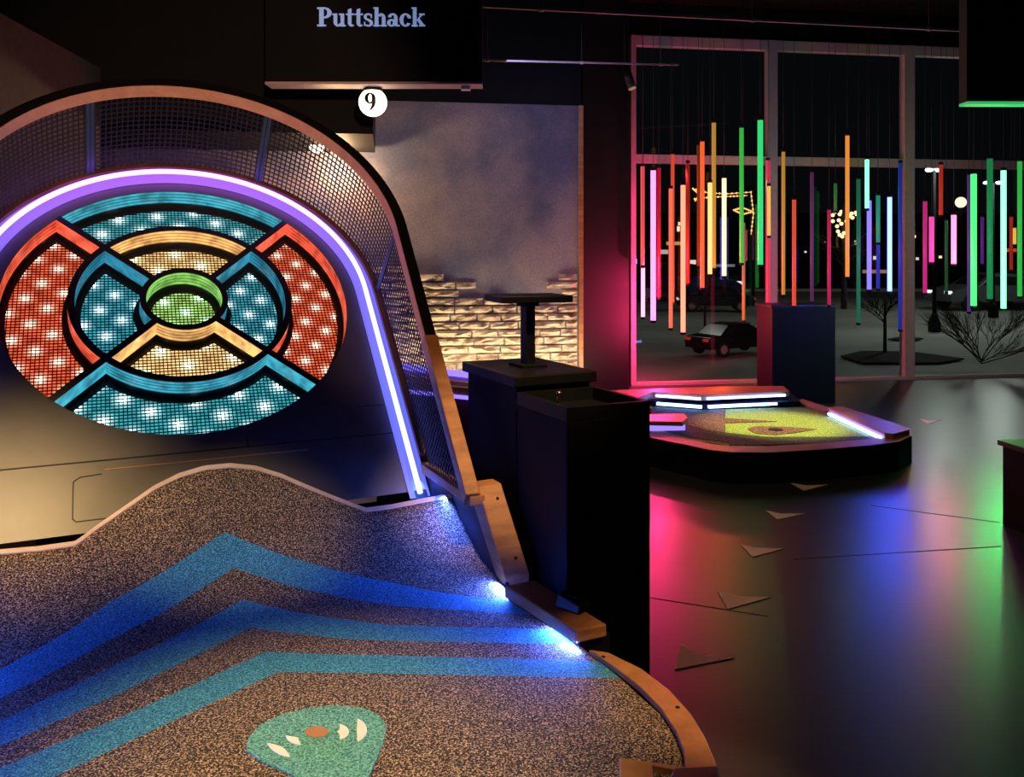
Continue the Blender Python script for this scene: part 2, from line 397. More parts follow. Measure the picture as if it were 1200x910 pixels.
def well(r0, r1, mid, colr, words):
    P, arc = sector(r0, r1, mid, TD if r0 else 0); n = len(P)
    Q, _ = sector(r0 + INS if r0 else 0, r1 - INS, mid, TD + INS if r0 else 0)
    acc = 0; mb = MB()
    for i in range(n):
        j = (i + 1) % n; p, q = P[i], P[j]
        # flat divider walls have no laminate lines (their v stays inside one layer)
        f = arc[i]; y0, y1 = (0.0, 1.0) if f else (.12, .14)
        mb.face([B(*p, -.0035), B(*q, -.0035), B(*q, -LIT), B(*p, -LIT)], 0, [(0, y0), (0, y0), (0, y1), (0, y1)])
    wl = mb.build('lit_wall', WM[colr], board, label=colr + ' lit well wall')
    mb = MB()
    for i in range(n):
        j = (i + 1) % n; p, q = P[i], P[j]
        mb.face([B(*p, -LIT), B(*q, -LIT), B(*q, -DEP), B(*p, -DEP)]); mb.face([B(*p, -DEP), B(*q, -DEP), B(*Q[j], -DEP), B(*Q[i], -DEP)])
    mb.build('shadow_gap', M['ridge'], board)
    mb = MB()
    lst = list(range(n))
    if r0 == 0: mb.face([B(*p, -DEP - .004) for p in Q], 0, Q)
    else:
        h = n // 2
        for k in range(h - 1): # inner arc runs backwards: match k-th inner with the outer from its other end
            pass
        inn_, outr = Q[:h][::-1] if False else Q[:15][::-1], Q[15:]
        m_ = len(outr)
        def at(l, t): x = t * (len(l) - 1); i = min(int(x), len(l) - 2); return (lerp(l[i][0], l[i + 1][0], x - i), lerp(l[i][1], l[i + 1][1], x - i))
        if r0 > .3: inn_, outr = Q[:27][::-1], Q[27:]
        for k in range(26):
            a_, b_ = k / 26, (k + 1) / 26; c = [at(inn_, a_), at(outr, a_), at(outr, b_), at(inn_, b_)]
            mb.face([B(*p, -DEP - .004) for p in c], 0, c)
    pn = mb.build('light_panel', PMt[colr], board, label=words)
    # steel grid lying over the panel
    mb = MB(); st = .0148; hw = .0017; m = int(r1 / st) + 1
    for ax in (0, 1):
        for k in range(-m, m + 1):
            c = k * st; run = None; y = -r1; ds = .0037
            while y <= r1 + ds:
                x_, y_ = (c, y) if ax == 0 else (y, c)
                ok = y <= r1 and inside(x_, y_, r0 + (INS - .004 if r0 else 0), r1 - INS + .004, mid, TD + INS - .004)
                if ok and run is None: run = y
                if not ok and run is not None:
                    if y - run > .01:
                        lo, hi = run, y - ds
                        c4 = [(c - hw, lo), (c + hw, lo), (c + hw, hi), (c - hw, hi)]
                        if ax: c4 = [(b2, a2) for a2, b2 in c4]
                        w0 = -DEP + .001 + ax * .0015
                        mb.hexa([B(*p, w0) for p in c4], [B(*p, w0 + .003) for p in c4])
                    run = None
                y += ds
    mb.build('wire_grid', M['wire'], board)
well(0, R0, 0, 'green', 'green LED panel at the bullseye')
for mid, c in ((PI / 2, 'amber'), (PI, 'blue'), (-PI / 2, 'amber'), (0, 'blue')): well(R1, R2, mid, c, c + ' LED panel of the middle ring')
for mid, c in ((PI / 2, 'cyan'), (PI, 'red'), (-PI / 2, 'cyan'), (0, 'red')): well(R3, R4, mid, c, c + ' LED panel of the outer ring')
# seams and the access hatch in the lower board
def seam(pts, wd=.0022, name='panel_seam', m='seam'):
    mb = MB()
    for (a, b) in zip(pts, pts[1:]):
        a, b = V(a), V(b); d = (b - a).normalized(); q = V((-d.y, d.x)) * wd
        c = [a - q, b - q, b + q, a + q]; mb.hexa([B(p.x, p.y, -.001) for p in c], [B(p.x, p.y, .0012) for p in c])
    return mb.build(name, M[m], board)
seam([(-.79, -.738), (.79, -.738)]); seam([(.17, -.70), (.17, -.735)])
seam([(-.30, -.775), (.38, -.775)], .0018, 'panel_seam', 'orange_in')
h0 = [(-.31, -.79), (-.375, -.795), (-.395, -.81), (-.395, -.945), (-.385, -.957), (-.25, -.957)]
seam(h0, .0016, 'access_hatch')
seam([(.79, -.60), (.60, -.602)], .0012)

# LED arch
def path(v0, n=72, side_n=10):
    l = [('s', 1, lerp(v0, 0, k / side_n)) for k in range(side_n)]
    l += [('a', PI * k / n, 0) for k in range(n + 1)]
    return l + [('s', -1, lerp(0, v0, (k + 1) / side_n)) for k in range(side_n)]
def FB(x, v, w):                         # the fence leans in a little towards its lower ends and stands tallest at the crown
    if v >= 0: return B(x, v, w * (1 + .13 * v / .815))
    return B(x * (1 - .066 * min(1.1, -v / 1.2) * max(0, w) / .4), v, w)
def pt(e, r, w): return FB(e[1] * r, e[2], w) if e[0] == 's' else FB(r * math.cos(e[1]), r * math.sin(e[1]), w)
def sweep(pth, prof4, **kw):
    mb = MB(); mb.strip([[pt(e, r, w) for r, w in prof4] for e in pth], **kw); return mb
p = path(-1.03)
mb = sweep(p, [(.752 + .011 * math.cos(a), .038 + .010 * math.sin(a)) for a in [2 * PI * k / 8 for k in range(8)]], smooth=True)
mb.build('light_strip', M['arch'], skee, label='violet to blue LED arch')
sweep(p, [(.718, .001), (.795, .001), (.795, .012), (.789, .012), (.788, .004), (.718, .0035)]).build('glow_band', M['arch_glow'], skee)  # LED glow on the board, made as an emissive band
# fence: lower rail, wire panels, posts, upper rail
sweep(path(-.86), [(.795, -.02), (.822, -.02), (.822, .03), (.795, .03)]).build('lower_rail', M['wood_dark'], skee)
WH = .40
def vend(w): return -.885 - .92 * w
pr = [('s', 1, vend(WH + .02))] + path(-1.2)[1:-1] + [('s', -1, vend(WH + .02))]
sweep(pr, [(.805, WH - .028), (.848, WH - .028), (.848, WH + .022), (.805, WH + .022)]).build('top_rail', M['wood_light'], skee)
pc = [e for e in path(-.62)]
sweep(pc, [(.808, WH + .021), (.851, WH + .021), (.851, WH + .026), (.808, WH + .026)]).build('rail_shade', M['black'], skee, label='shade on the upper rail face, as a black strip')  # shade on the arch rail's face, laid on as a black strip
for sd in (1, -1):
    mb = MB(); e0 = ('s', sd, vend(WH + .02)); e1 = ('s', sd, -.60)
    mb.strip([[pt(e, r, w) for r, w in ((.802, WH - .036), (.857, WH - .036), (.857, WH + .027), (.802, WH + .027))] for e in (e0, e1)])
    mb.build('rail_end', M['wood'], skee, bevel=.004)
RM = .815; pitch = .0225; hw = .0029
def wires(e_list_fn, name):
    mb = MB(); e_list_fn(mb); mb.build(name, M['wire'], skee)
def flatwire(mb, a, b, side, nrm):       # thin bar from a to b, half widths side & nrm vectors
    mb.hexa([a - side - nrm, a + side - nrm, a + side + nrm, a - side + nrm], [b - side - nrm, b + side - nrm, b + side + nrm, b - side + nrm])
def arc_panel(a0, a1):
    def fn(mb):
        n = int((a1 - a0) * RM / pitch)
        for k in range(n + 1):
            a = lerp(a0, a1, k / n); rad = (L * math.cos(a) + S * math.sin(a)); tan = (-L * math.sin(a) + S * math.cos(a))
            flatwire(mb, FB(RM * math.cos(a), RM * math.sin(a), .03), FB(RM * math.cos(a), RM * math.sin(a), WH - .02), tan * hw * K, rad * .001 * K)
        for j in range(1, int((WH - .05) / pitch) + 1):
            w = .03 + j * pitch; m = max(8, int((a1 - a0) * 30))
            mb.strip([[FB(r * math.cos(a), r * math.sin(a), ww) for r, ww in ((RM - .001, w - hw), (RM + .001, w - hw), (RM + .001, w + hw), (RM - .001, w + hw))] for a in [lerp(a0, a1, k / m) for k in range(m + 1)]])
    wires(fn, 'wire_panel')
pang = [0, math.radians(62.6), math.radians(115.6), PI]
for a0, a1 in zip(pang, pang[1:]): arc_panel(a0, a1)
for sd in (1, -1):
    def fn(mb):
        v = -.01
        while v > -1.22:
            w0 = .03 if v > -.90 else (-.885 - v) / .92 + .01
            if w0 < WH - .02: flatwire(mb, FB(sd * RM, v, w0), FB(sd * RM, v, WH - .02), S * hw * K, L * .001 * K)
            v -= pitch
        for j in range(1, int((WH - .05) / pitch) + 1):
            w = .03 + j * pitch; flatwire(mb, FB(sd * RM, 0, w), FB(sd * RM, vend(w), w), N * hw * K, L * .001 * K)
    wires(fn, 'wire_panel')
for a in pang:
    rad = (L * math.cos(a) + S * math.sin(a)) * K; tan = (-L * math.sin(a) + S * math.cos(a)) * K
    for off in (-.009, .009):
        mb = MB(); c = B(RM * math.cos(a), RM * math.sin(a), 0) - rad * .004 + tan * off
        flatwire(mb, c + N * K * .02, c + N * K * (WH * (1 + .13 * math.sin(a)) - .01), tan * .0075, rad * .003); mb.build('fence_post', M['steel_blue'], skee)
# right and left sides: horizontal rail end, sloping board, step block, dark side panel, light under the block
for sd in (1, -1):
    def g(u, a, z): return G(sd * u, a, z)
    zt = .805
    mb = MB(); mb.hexa([g(.79, -.625, zt - .035), g(.83, -.625, zt - .035), g(.81, -1.20, zt - .012), g(.757, -1.20, zt - .012)],
                       [g(.79, -.625, zt), g(.83, -.625, zt), g(.81, -1.20, zt + .018), g(.757, -1.20, zt + .018)])
    mb.build('base_rail', M['wood'], skee, bevel=.004)
    # sloping board
    q = [(-1.165, .845), (-1.372, .612), (-1.372, .575), (-1.33, .575), (-1.10, .80), (-1.10, .845)]
    mb = MB(); mb.hexa([g(.80, a, z) for a, z in q], [g(.885, a, z) for a, z in q]); mb.build('sloping_curb', M['wood'], skee, bevel=.005)
    for a, z in ((-1.20, .806), (-1.335, .654)):
        mb = MB(); c = g(.855, a, z); nn = (-A * .75 + UP * .66).normalized(); mb.tube([c - nn * .002, c + nn * .003], .006, 10); mb.build('screw', M['black'], skee)
    q = [ua(x, y, .64) for x, y in ((591, 686), (626, 679), (711, 731), (675, 739))]
    mb = MB(); mb.hexa([g(u, a, .607) for u, a in q], [g(u, a, .64) for u, a in q]); st = mb.build('step_block', M['wood'], skee, bevel=.005)
    mb = MB(); q2 = [(u + .02, a + .015) for u, a in q]
    mb.hexa([g(u, a, ZF) for u, a in q2], [g(u, a, .606) for u, a in q2]); mb.build('block_base', M['black'], skee)
    # light strip hidden under the overhang
    mb = MB(); a0, a1 = -1.42, q[3][1] + .02
    mb.hexa([g(.795, a0, .599), g(.806, a0, .599), g(.806, a1, .599), g(.795, a1, .599)], [g(.795, a0, .606), g(.806, a0, .606), g(.806, a1, .606), g(.795, a1, .606)])
    mb.build('curb_light_strip', M['led_blue'], skee, label='blue LED strip under the curb block')
    # side panel from carpet up to the rail
    aa = [lerp(-1.38, -.60, k / 24) for k in range(25)]
    mb = MB()
    def top(a): return .80 if a > -1.165 else interp(a, [-1.372, -1.165], [.60, .81])
    mb.strip([[g(.801, a, ZF), g(.812, a, ZF), g(.812, a, max(top(a), ZC)), g(.801, a, max(top(a), ZC))] for a in aa]); mb.build('side_panel', M['navy'], skee)
    # carcass under the board
    q = [(-.60, ZF), (-.60, .79), (-.02, 1.37), (-.02, ZF)]
    mb = MB(); mb.hexa([g(.806, a, z) for a, z in q], [g(.828, a, z) for a, z in q]); mb.build('side_wall', M['black'], skee)
    # low curb round the tee
    mb = MB(); rr = []
    ext_i = inn + [(inn[-1][0] - .10, -2.3), (.45, -2.55)]; ext_o = out + [(out[-1][0] - .09, -2.35), (.48, -2.64)]
    for (ui, ai), (uo, ao) in zip(ext_i, ext_o): rr.append([g(ui, ai, ZC - .004), g(ui, ai, ZC + .012), g(uo, ao, ZC + .012), g(uo, ao, ZC - .004)])
    mb.strip(rr); mb.build('low_curb', M['wood'], skee, bevel=.003)
    mb = MB(); mb.strip([[g(uo - .006, ao, ZF), g(uo - .006, ao, ZC - .004), g(uo - .03, ao, ZC - .004), g(uo - .03, ao, ZF)] for uo, ao in ext_o]); mb.build('curb_base', M['black'], skee)
    for x, y in ((701, 770), (788, 829)):
        u, a = ua(x + 6, y - 1, ZC + .013); mb = MB(); mb.tube([g(u, a, ZC + .011), g(u, a, ZC + .0135)], .006, 10); mb.build('screw', M['black'], skee)
    q = [ua(x, y, .62) for x, y in ((790, 896), (842, 893), (850, 960), (760, 960))]
    mb = MB(); mb.hexa([g(u, a, ZF) for u, a in q], [g(u, a, .615) for u, a in q]); mb.build('end_block', M['wood_dark'], skee, bevel=.004)
mb = MB(); mb.hexa([G(-.8, -.60, ZF), G(.8, -.60, ZF), G(.8, -.58, ZF), G(-.8, -.58, ZF)], [G(-.8, -.60, .63), G(.8, -.60, .63), G(.8, -.58, .63), G(-.8, -.58, .63)]); mb.build('front_kick', M['black'], skee)
mb = MB(); mb.hexa([G(-.55, .30, ZF), G(.55, .30, ZF), G(.55, .33, ZF), G(-.55, .33, ZF)], [G(-.55, .30, 1.5), G(.55, .30, 1.5), G(.55, .33, 1.5), G(-.55, .33, 1.5)]); mb.build('rear_wall', M['black'], skee)
# ball trough between board and ramp
mb = MB(); mb.hexa([G(-.8, -.97, .60), G(.8, -.97, .60), G(.8, -.60, .66), G(-.8, -.60, .66)], [G(-.8, -.97, .61), G(.8, -.97, .61), G(.8, -.60, .67), G(-.8, -.60, .67)]); mb.build('ball_trough', mat('void_black', (.003, .003, .003), 1, spec=0), skee)  # darkness of the open slot put into a sheenless black
mb = MB()
mb.strip([[B(.80, -1.0, 0.004), B(.80, -1.0, -.05), B(.74, -1.0, -.05), B(.74, -1.0, .004)], [B(.80, -1.10, .004), B(.80, -1.10, -.05), B(.74, -1.10, -.05), B(.74, -1.10, .004)]]); mb.build('board_foot', M['black'], skee)

# small black device on the step block
c = onz(671, 712, H + (.64 - H) * K + .001); bx = L * 1; by = A * 1
dv = thing('sensor_box', c, 'small black sensor box on the wooden curb block of the front hole', 'sensor')
mb = MB(); l_, w_ = .052, .032
d1 = (onz(690, 716, c.z) - onz(655, 704, c.z)).normalized(); d2 = V((-d1.y, d1.x, 0))
mb.hexa([c - d1*l_ - d2*w_, c + d1*l_ - d2*w_, c + d1*l_ + d2*w_, c - d1*l_ + d2*w_], [c - d1*(l_-.012) - d2*w_*.85 + UP*.046, c + d1*(l_-.004) - d2*w_*.85 + UP*.028, c + d1*(l_-.004) + d2*w_*.85 + UP*.028, c - d1*(l_-.012) + d2*w_*.85 + UP*.046])
mb.build('housing', M['black_gloss'], dv, bevel=.005)
mb = MB(); e = c + UP * .0395; mb.hexa([e - d1*.026 - d2*.01, e + d1*.022 - d2*.01 - UP*.003, e + d1*.022 + d2*.01 - UP*.003, e - d1*.026 + d2*.01], [e - d1*.026 - d2*.01 + UP*.005, e + d1*.022 - d2*.01 + UP*.001, e + d1*.022 + d2*.01 + UP*.001, e - d1*.026 + d2*.01 + UP*.005])
mb.build('lens', mat('lens_glass', (.05, .05, .05), .08), dv, bevel=.002)

# ------------------------------------------------------------------ room shell
wy = math.radians(8.25); WD = V((math.cos(wy), math.sin(wy), 0)); WN = V((-math.sin(wy), math.cos(wy), 0))   # along the window wall, outwards
W0 = V((1.495, 10.6, 0))
def onwall(px, py, off=0):
    d = ray(px, py); P0 = W0 + WN * off; s = (P0 - O).dot(WN) / d.dot(WN); return O + d * s
def wx(px, off=0): return (onwall(px, 300, off) - W0).dot(WD)
def wz(px, py, off=0): return onwall(px, py, off).z
def WP(x, off, z): return W0 + WD * x + WN * off + UP * z
ZCEIL = 4.75
# floor
fm, nt, b = newmat('dark_resin_floor')
tc = nd(nt, 'ShaderNodeTexCoord'); mp = nd(nt, 'ShaderNodeMapping'); mp.inputs['Scale'].default_value = (1, 9, 1); nt.links.new(tc.outputs['Object'], mp.inputs[0])
nz = nd(nt, 'ShaderNodeTexNoise', Scale=5.0, Detail=8.0); nt.links.new(mp.outputs[0], nz.inputs['Vector'])
r = ramp(nt, nz.outputs[0], [(.3, (.020, .020, .021)), (.7, (.036, .035, .035))]); nt.links.new(r.outputs[0], b.inputs['Base Color'])
r = ramp(nt, nz.outputs[0], [(.3, (.28, .28, .28)), (.7, (.33, .33, .33))]); nt.links.new(r.outputs[0], b.inputs['Roughness'])
bp = nd(nt, 'ShaderNodeBump', Strength=.05, Distance=.004); nt.links.new(nz.outputs[0], bp.inputs['Height']); nt.links.new(bp.outputs[0], b.inputs['Normal'])
b.inputs['Specular IOR Level'].default_value = .6
mb = MB(); mb.prism([WP(-9, .3, -.1), WP(12, .3, -.1), WP(12, -16, -.1), WP(-9, -16, -.1)], (0, 0, .1)); structure(mb.build('floor', fm))
mb = MB()
for a, b_ in (((762, 700), (900, 722)), ((1020, 592), (1172, 612)), ((930, 655), (1172, 640))):
    p, q = onz(*a, .0), onz(*b_, .0); d = (q - p).normalized(); s_ = V((-d.y, d.x, 0)) * .004; mb.prism([p - s_, q - s_, q + s_, p + s_], (0, 0, .0012))
structure(mb.build('trim_1', M['seam']))
# ceiling
mb = MB(); mb.prism([WP(-9, .3, ZCEIL), WP(12, .3, ZCEIL), WP(12, -16, ZCEIL), WP(-9, -16, ZCEIL)], (0, 0, .1)); structure(mb.build('ceiling', M['black']))
# back wall with plaster and stone; stands forward of the windows
plm, nt, b = newmat('grey_violet_plaster')
tc = nd(nt, 'ShaderNodeTexCoord'); n1 = nd(nt, 'ShaderNodeTexNoise', Scale=1.3, Detail=5.0); nt.links.new(tc.outputs['Object'], n1.inputs['Vector'])
mp = nd(nt, 'ShaderNodeMapping'); mp.inputs['Scale'].default_value = (30, 30, 30); nt.links.new(tc.outputs['Object'], mp.inputs[0])
n2 = nd(nt, 'ShaderNodeTexNoise', Scale=2.0, Detail=4.0); nt.links.new(mp.outputs[0], n2.inputs['Vector'])
r = ramp(nt, n1.outputs[0], [(.38, (.13, .14, .22)), (.62, (.34, .28, .30))]); r2 = ramp(nt, n2.outputs[0], [(.3, (.72, .72, .72)), (.7, (1.1, 1.1, 1.1))])
mx = nd(nt, 'ShaderNodeMix', data_type='RGBA', blend_type='MULTIPLY'); mx.inputs[0].default_value = 1; nt.links.new(r.outputs[0], mx.inputs[6]); nt.links.new(r2.outputs[0], mx.inputs[7]); nt.links.new(mx.outputs[2], b.inputs['Base Color']); b.inputs['Roughness'].default_value = .85
BO = -.9                                  # offset of its face inside the window plane
xl, xr = wx(-420, BO), wx(681, BO)
zt = wz(600, 122, BO)
mb = MB(); mb.box(WP(xl, BO, 0), WD * (xr - xl), WN * .15, UP * ZCEIL); wb = structure(mb.build('wall_back', M['black']))
mb = MB(); mb.box(WP(xl + .05, BO - .012, 0), WD * (xr - xl - .05), WN * .012, UP * zt); mb.build('plaster', plm, wb)
# column between wall and windows
mb = MB(); x0, x1 = wx(683, BO), wx(737, BO + .3); mb.hexa([WP(x0, BO - .02, 0), WP(x1 , BO + .3, 0), WP(x1, .1, 0), WP(x0, .1, 0)], [WP(x0, BO - .02, ZCEIL), WP(x1, BO + .3, ZCEIL), WP(x1, .1, ZCEIL), WP(x0, .1, ZCEIL)])
structure(mb.build('wall_column', mat('dark_column', (.007, .005, .006), .7, spec=.2)))
mb = MB(); mb.box(WP(xr - .035, BO - .05, 0), WD * .05, WN * .05, UP * zt); structure(mb.build('trim_2', M['wood'], bevel=.004))
# stones
stm, nt, b = newmat('split_limestone')
tc = nd(nt, 'ShaderNodeTexCoord'); n1 = nd(nt, 'ShaderNodeTexNoise', Scale=7.0, Detail=8.0, Roughness=.65); nt.links.new(tc.outputs['Object'], n1.inputs['Vector'])
r = ramp(nt, n1.outputs[0], [(.35, (.30, .20, .13)), (.5, (.62, .50, .35)), (.7, (.75, .66, .50))]); nt.links.new(r.outputs[0], b.inputs['Base Color']); b.inputs['Roughness'].default_value = .9
bp = nd(nt, 'ShaderNodeBump', Strength=.9, Distance=.03); nt.links.new(n1.outputs[0], bp.inputs['Height']); nt.links.new(bp.outputs[0], b.inputs['Normal'])
mb = MB(); row_h = .088; rnd = random.Random(3)
top_px = [(300, 290), (440, 308), (487, 314), (498, 314), (499, 320), (536, 320), (537, 329), (549, 329), (550, 340), (536, 340), (537, 351), (548, 352), (640, 352), (641, 326), (664, 325), (665, 318), (681, 318)]
zr = 0
while zr < 2.2:
    x = xl + 3.2 + rnd.uniform(0, .3)
    while x < xr - .05:
        w_ = rnd.uniform(.22, .55); e_ = min(x + w_, xr - .045)
        mid = (x + e_) / 2; P = WP(mid, BO, zr + row_h / 2); px = 600 + F * P.x / P.y; py = 300 - F * (P.z - H) / P.y
        tp = interp(px, [t[0] for t in top_px], [t[1] for t in top_px])
        if py > tp and e_ - x > .06:
            dd = rnd.uniform(.03, .08); g = .009; o1 = WP(x + g, BO - .012, zr + g); hz = row_h - 2 * g
            # rough face: a grid of pushed-out vertices
            nx, nz_ = max(3, int((e_ - x) / .06)), 3; f = []
            for i in range(nx + 1):
                f.append([mb.v(o1 + WD * ((e_ - x - 2 * g) * i / nx) + UP * (hz * j / nz_) - WN * (dd * (.5 if i in (0, nx) or j in (0, nz_) else 1) * rnd.uniform(.3, 1.4))) for j in range(nz_ + 1)])
            for i in range(nx):
                for j in range(nz_): mb.bm.faces.new((f[i][j], f[i + 1][j], f[i + 1][j + 1], f[i][j + 1]))
            edge = [f[i][0] for i in range(nx + 1)] + [f[nx][j] for j in range(1, nz_ + 1)] + [f[i][nz_] for i in range(nx - 1, -1, -1)] + [f[0][j] for j in range(nz_ - 1, 0, -1)]
            bk = [mb.v(V(v_.co) - WN * ((V(v_.co) - W0).dot(WN) - BO)) for v_ in edge]
            for i in range(len(edge)):
                j = (i + 1) % len(edge); mb.bm.faces.new((edge[i], bk[i], bk[j], edge[j]))
        x = e_ + (0 if e_ < xr - .05 else 1)
    zr += row_h
mb.build('stone_cladding', stm, wb, label='pale split stones with a stepped top edge')
# left wall and dark bulkheads
mb = MB(); pA, pB = atd(-30, 300, 5.4), atd(118, 300, 7.4); pA = V((pA.x, pA.y, 0)); pB = V((pB.x, pB.y, 0)); dl = (pB - pA); pA = pA - dl * 3
hgt = 1.6 + .22 * 7.4
mb.box(pA, dl * 4, V((-.15, -.02, 0)), UP * hgt); structure(mb.build('wall_left', mat('brown_black_wall', (.05, .04, .035), .7, noise=.2)))
mb = MB(); e = WP(wx(437, -2.4), -2.4, 0); zb = wz(437, 157, -2.4)
mb.box(e + UP * zb - WD * 4.2, WD * 4.2, WN * 1.4, UP * (ZCEIL - zb)); structure(mb.build('wall_bulkhead', M['black']))
# outer walls behind and to the right of the camera
mb = MB(); mb.box(WP(8.2, 0, 0), WD * .15, WN * -16, UP * ZCEIL); structure(mb.build('wall_right', M['black']))
mb = MB(); mb.box(WP(-9, -16, 0), WD * 18, WN * .15, UP * ZCEIL); structure(mb.build('wall_front', M['black']))

# windows: three bays
glass, nt, b = newmat('window_glass')
nt.nodes.remove(b); tr = nd(nt, 'ShaderNodeBsdfTransparent'); tr.inputs[0].default_value = (.93, .95, .94, 1); gl = nd(nt, 'ShaderNodeBsdfGlossy'); gl.inputs['Roughness'].default_value = .015
lw = nd(nt, 'ShaderNodeFresnel', IOR=1.5); ms = nd(nt, 'ShaderNodeMixShader'); ml = nd(nt, 'ShaderNodeMath', operation='MULTIPLY'); ml.inputs[1].default_value = 1.7
nt.links.new(lw.outputs[0], ml.inputs[0]); nt.links.new(ml.outputs[0], ms.inputs[0]); nt.links.new(tr.outputs[0], ms.inputs[1]); nt.links.new(gl.outputs[0], ms.inputs[2])
nt.links.new(ms.outputs[0], nt.nodes['Material Output'].inputs[0])
zs = .02; zh0, zh1 = wz(741, 54), wz(741, 42); zt0, zt1 = wz(741, 191), wz(741, 181)
mul = [wx(738), wx(744), wx(898), wx(909), wx(1057), wx(1069), wx(1069) + 2.5, wx(1069) + 2.62]
mb = MB(); mb.box(WP(mul[0] - .6, 0, zh1), WD * 10, WN * .15, UP * (ZCEIL - zh1)); structure(mb.build('wall_window', M['black']))
for i in range(3):
    x0, x1 = mul[2 * i + 1], mul[2 * i + 2]
    mb = MB()
    for (a0, a1) in ((mul[2 * i], x0),) + (((x1, mul[2 * i + 3]),) if i == 2 else ()):
        mb.box(WP(a0, -.06, 0), WD * (a1 - a0), WN * .12, UP * zh1)
    mb.box(WP(x0, -.05, zh0), WD * (x1 - x0), WN * .1, UP * (zh1 - zh0)); mb.box(WP(x0, -.05, zt0), WD * (x1 - x0), WN * .1, UP * (zt1 - zt0)); mb.box(WP(x0, -.06, 0), WD * (x1 - x0), WN * .12, UP * .045)
    wn_ = structure(mb.build('window_%d' % (i + 1), M['metal'], bevel=.004))
    for z0, z1 in ((.045, zt0), (zt1, zh0)):
        mb = MB(); mb.face([WP(x0, 0, z0), WP(x1, 0, z0), WP(x1, 0, z1), WP(x0, 0, z1)]); mb.build('glass_pane', glass, wn_)
mb = MB(); mb.box(WP(mul[7], 0, 0), WD * 1.0, WN * .15, UP * zh1); structure(mb.build('wall_corner', M['black']))

# ------------------------------------------------------------------ ceiling fixtures
def rail_light(name, a, b_, dep, r, m, label, cat='pipe'):
    p, q = atd(*a, dep), atd(*b_, dep * 1.25); rt = thing(name, (p + q) / 2, label, cat)
    mb = MB(); d = (q - p).normalized(); s_ = V((-d.y, d.x, 0)) * r; mb.hexa([p - s_ - UP*r, p + s_ - UP*r, p + s_ + UP*r, p - s_ + UP*r], [q - s_ - UP*r, q + s_ - UP*r, q + s_ + UP*r, q - s_ + UP*r]); mb.build('rail', m, rt)
    for t in (.1, .5, .9):
        c = lerp(p, q, t); mb = MB(); mb.tube([c, V((c.x, c.y, ZCEIL))], .004, 6); mb.build('hanger', M['cable'], rt)
        mb = MB(); mb.tube([c - d * .02, c + d * .02], r * 1.9, 8); mb.build('clamp', m, rt)
tm = mat('grey_track_metal', (.30, .25, .24), .6, 0, spec=.2)
rail_light('ceiling_track', (565, 7), (1135, 36), 6.5, .012, tm, 'long thin grey track hanging under the black ceiling, crossing above the windows', 'track')
rail_light('ceiling_track', (540, 70), (795, 76), 7.5, .008, tm, 'short thin track below the long one, above the plaster wall', 'track')

# hanging sign panel with lettering
sd_ = 6.3; rt = thing('hanging_sign', atd(437, 100, sd_), 'black hanging panel with pale blue Puttshack lettering above the lit globe', 'sign')
wid = atd(565, 100, sd_).x - atd(311, 100, sd_).x; p0 = atd(311, 96, sd_)
mb = MB(); mb.box(p0, V((wid, 0, 0)), V((0, .16, 0)), UP * (ZCEIL - p0.z - .3)); mb.build('panel', M['black'], rt)
for xx in (.15, wid - .15): 
    mb = MB(); mb.tube([p0 + V((xx, .08, ZCEIL - p0.z - .3)), V((p0.x + xx, p0.y + .08, ZCEIL))], .02, 8); mb.build('hanger', M['black'], rt)
mb = MB(); mb.box(p0 + V((0, -.012, -.018)), V((wid, 0, 0)), V((0, .18, 0)), UP * .018); mb.build('bottom_trim', mat('pale_trim', (.60, .45, .42), .5), rt)
mb = MB(); c = p0 + V((wid - .16, .05, -.018)); mb.box(c, V((.07, 0, 0)), V((0, .07, 0)), UP * -.025); mb.build('sensor', M['white'], rt)
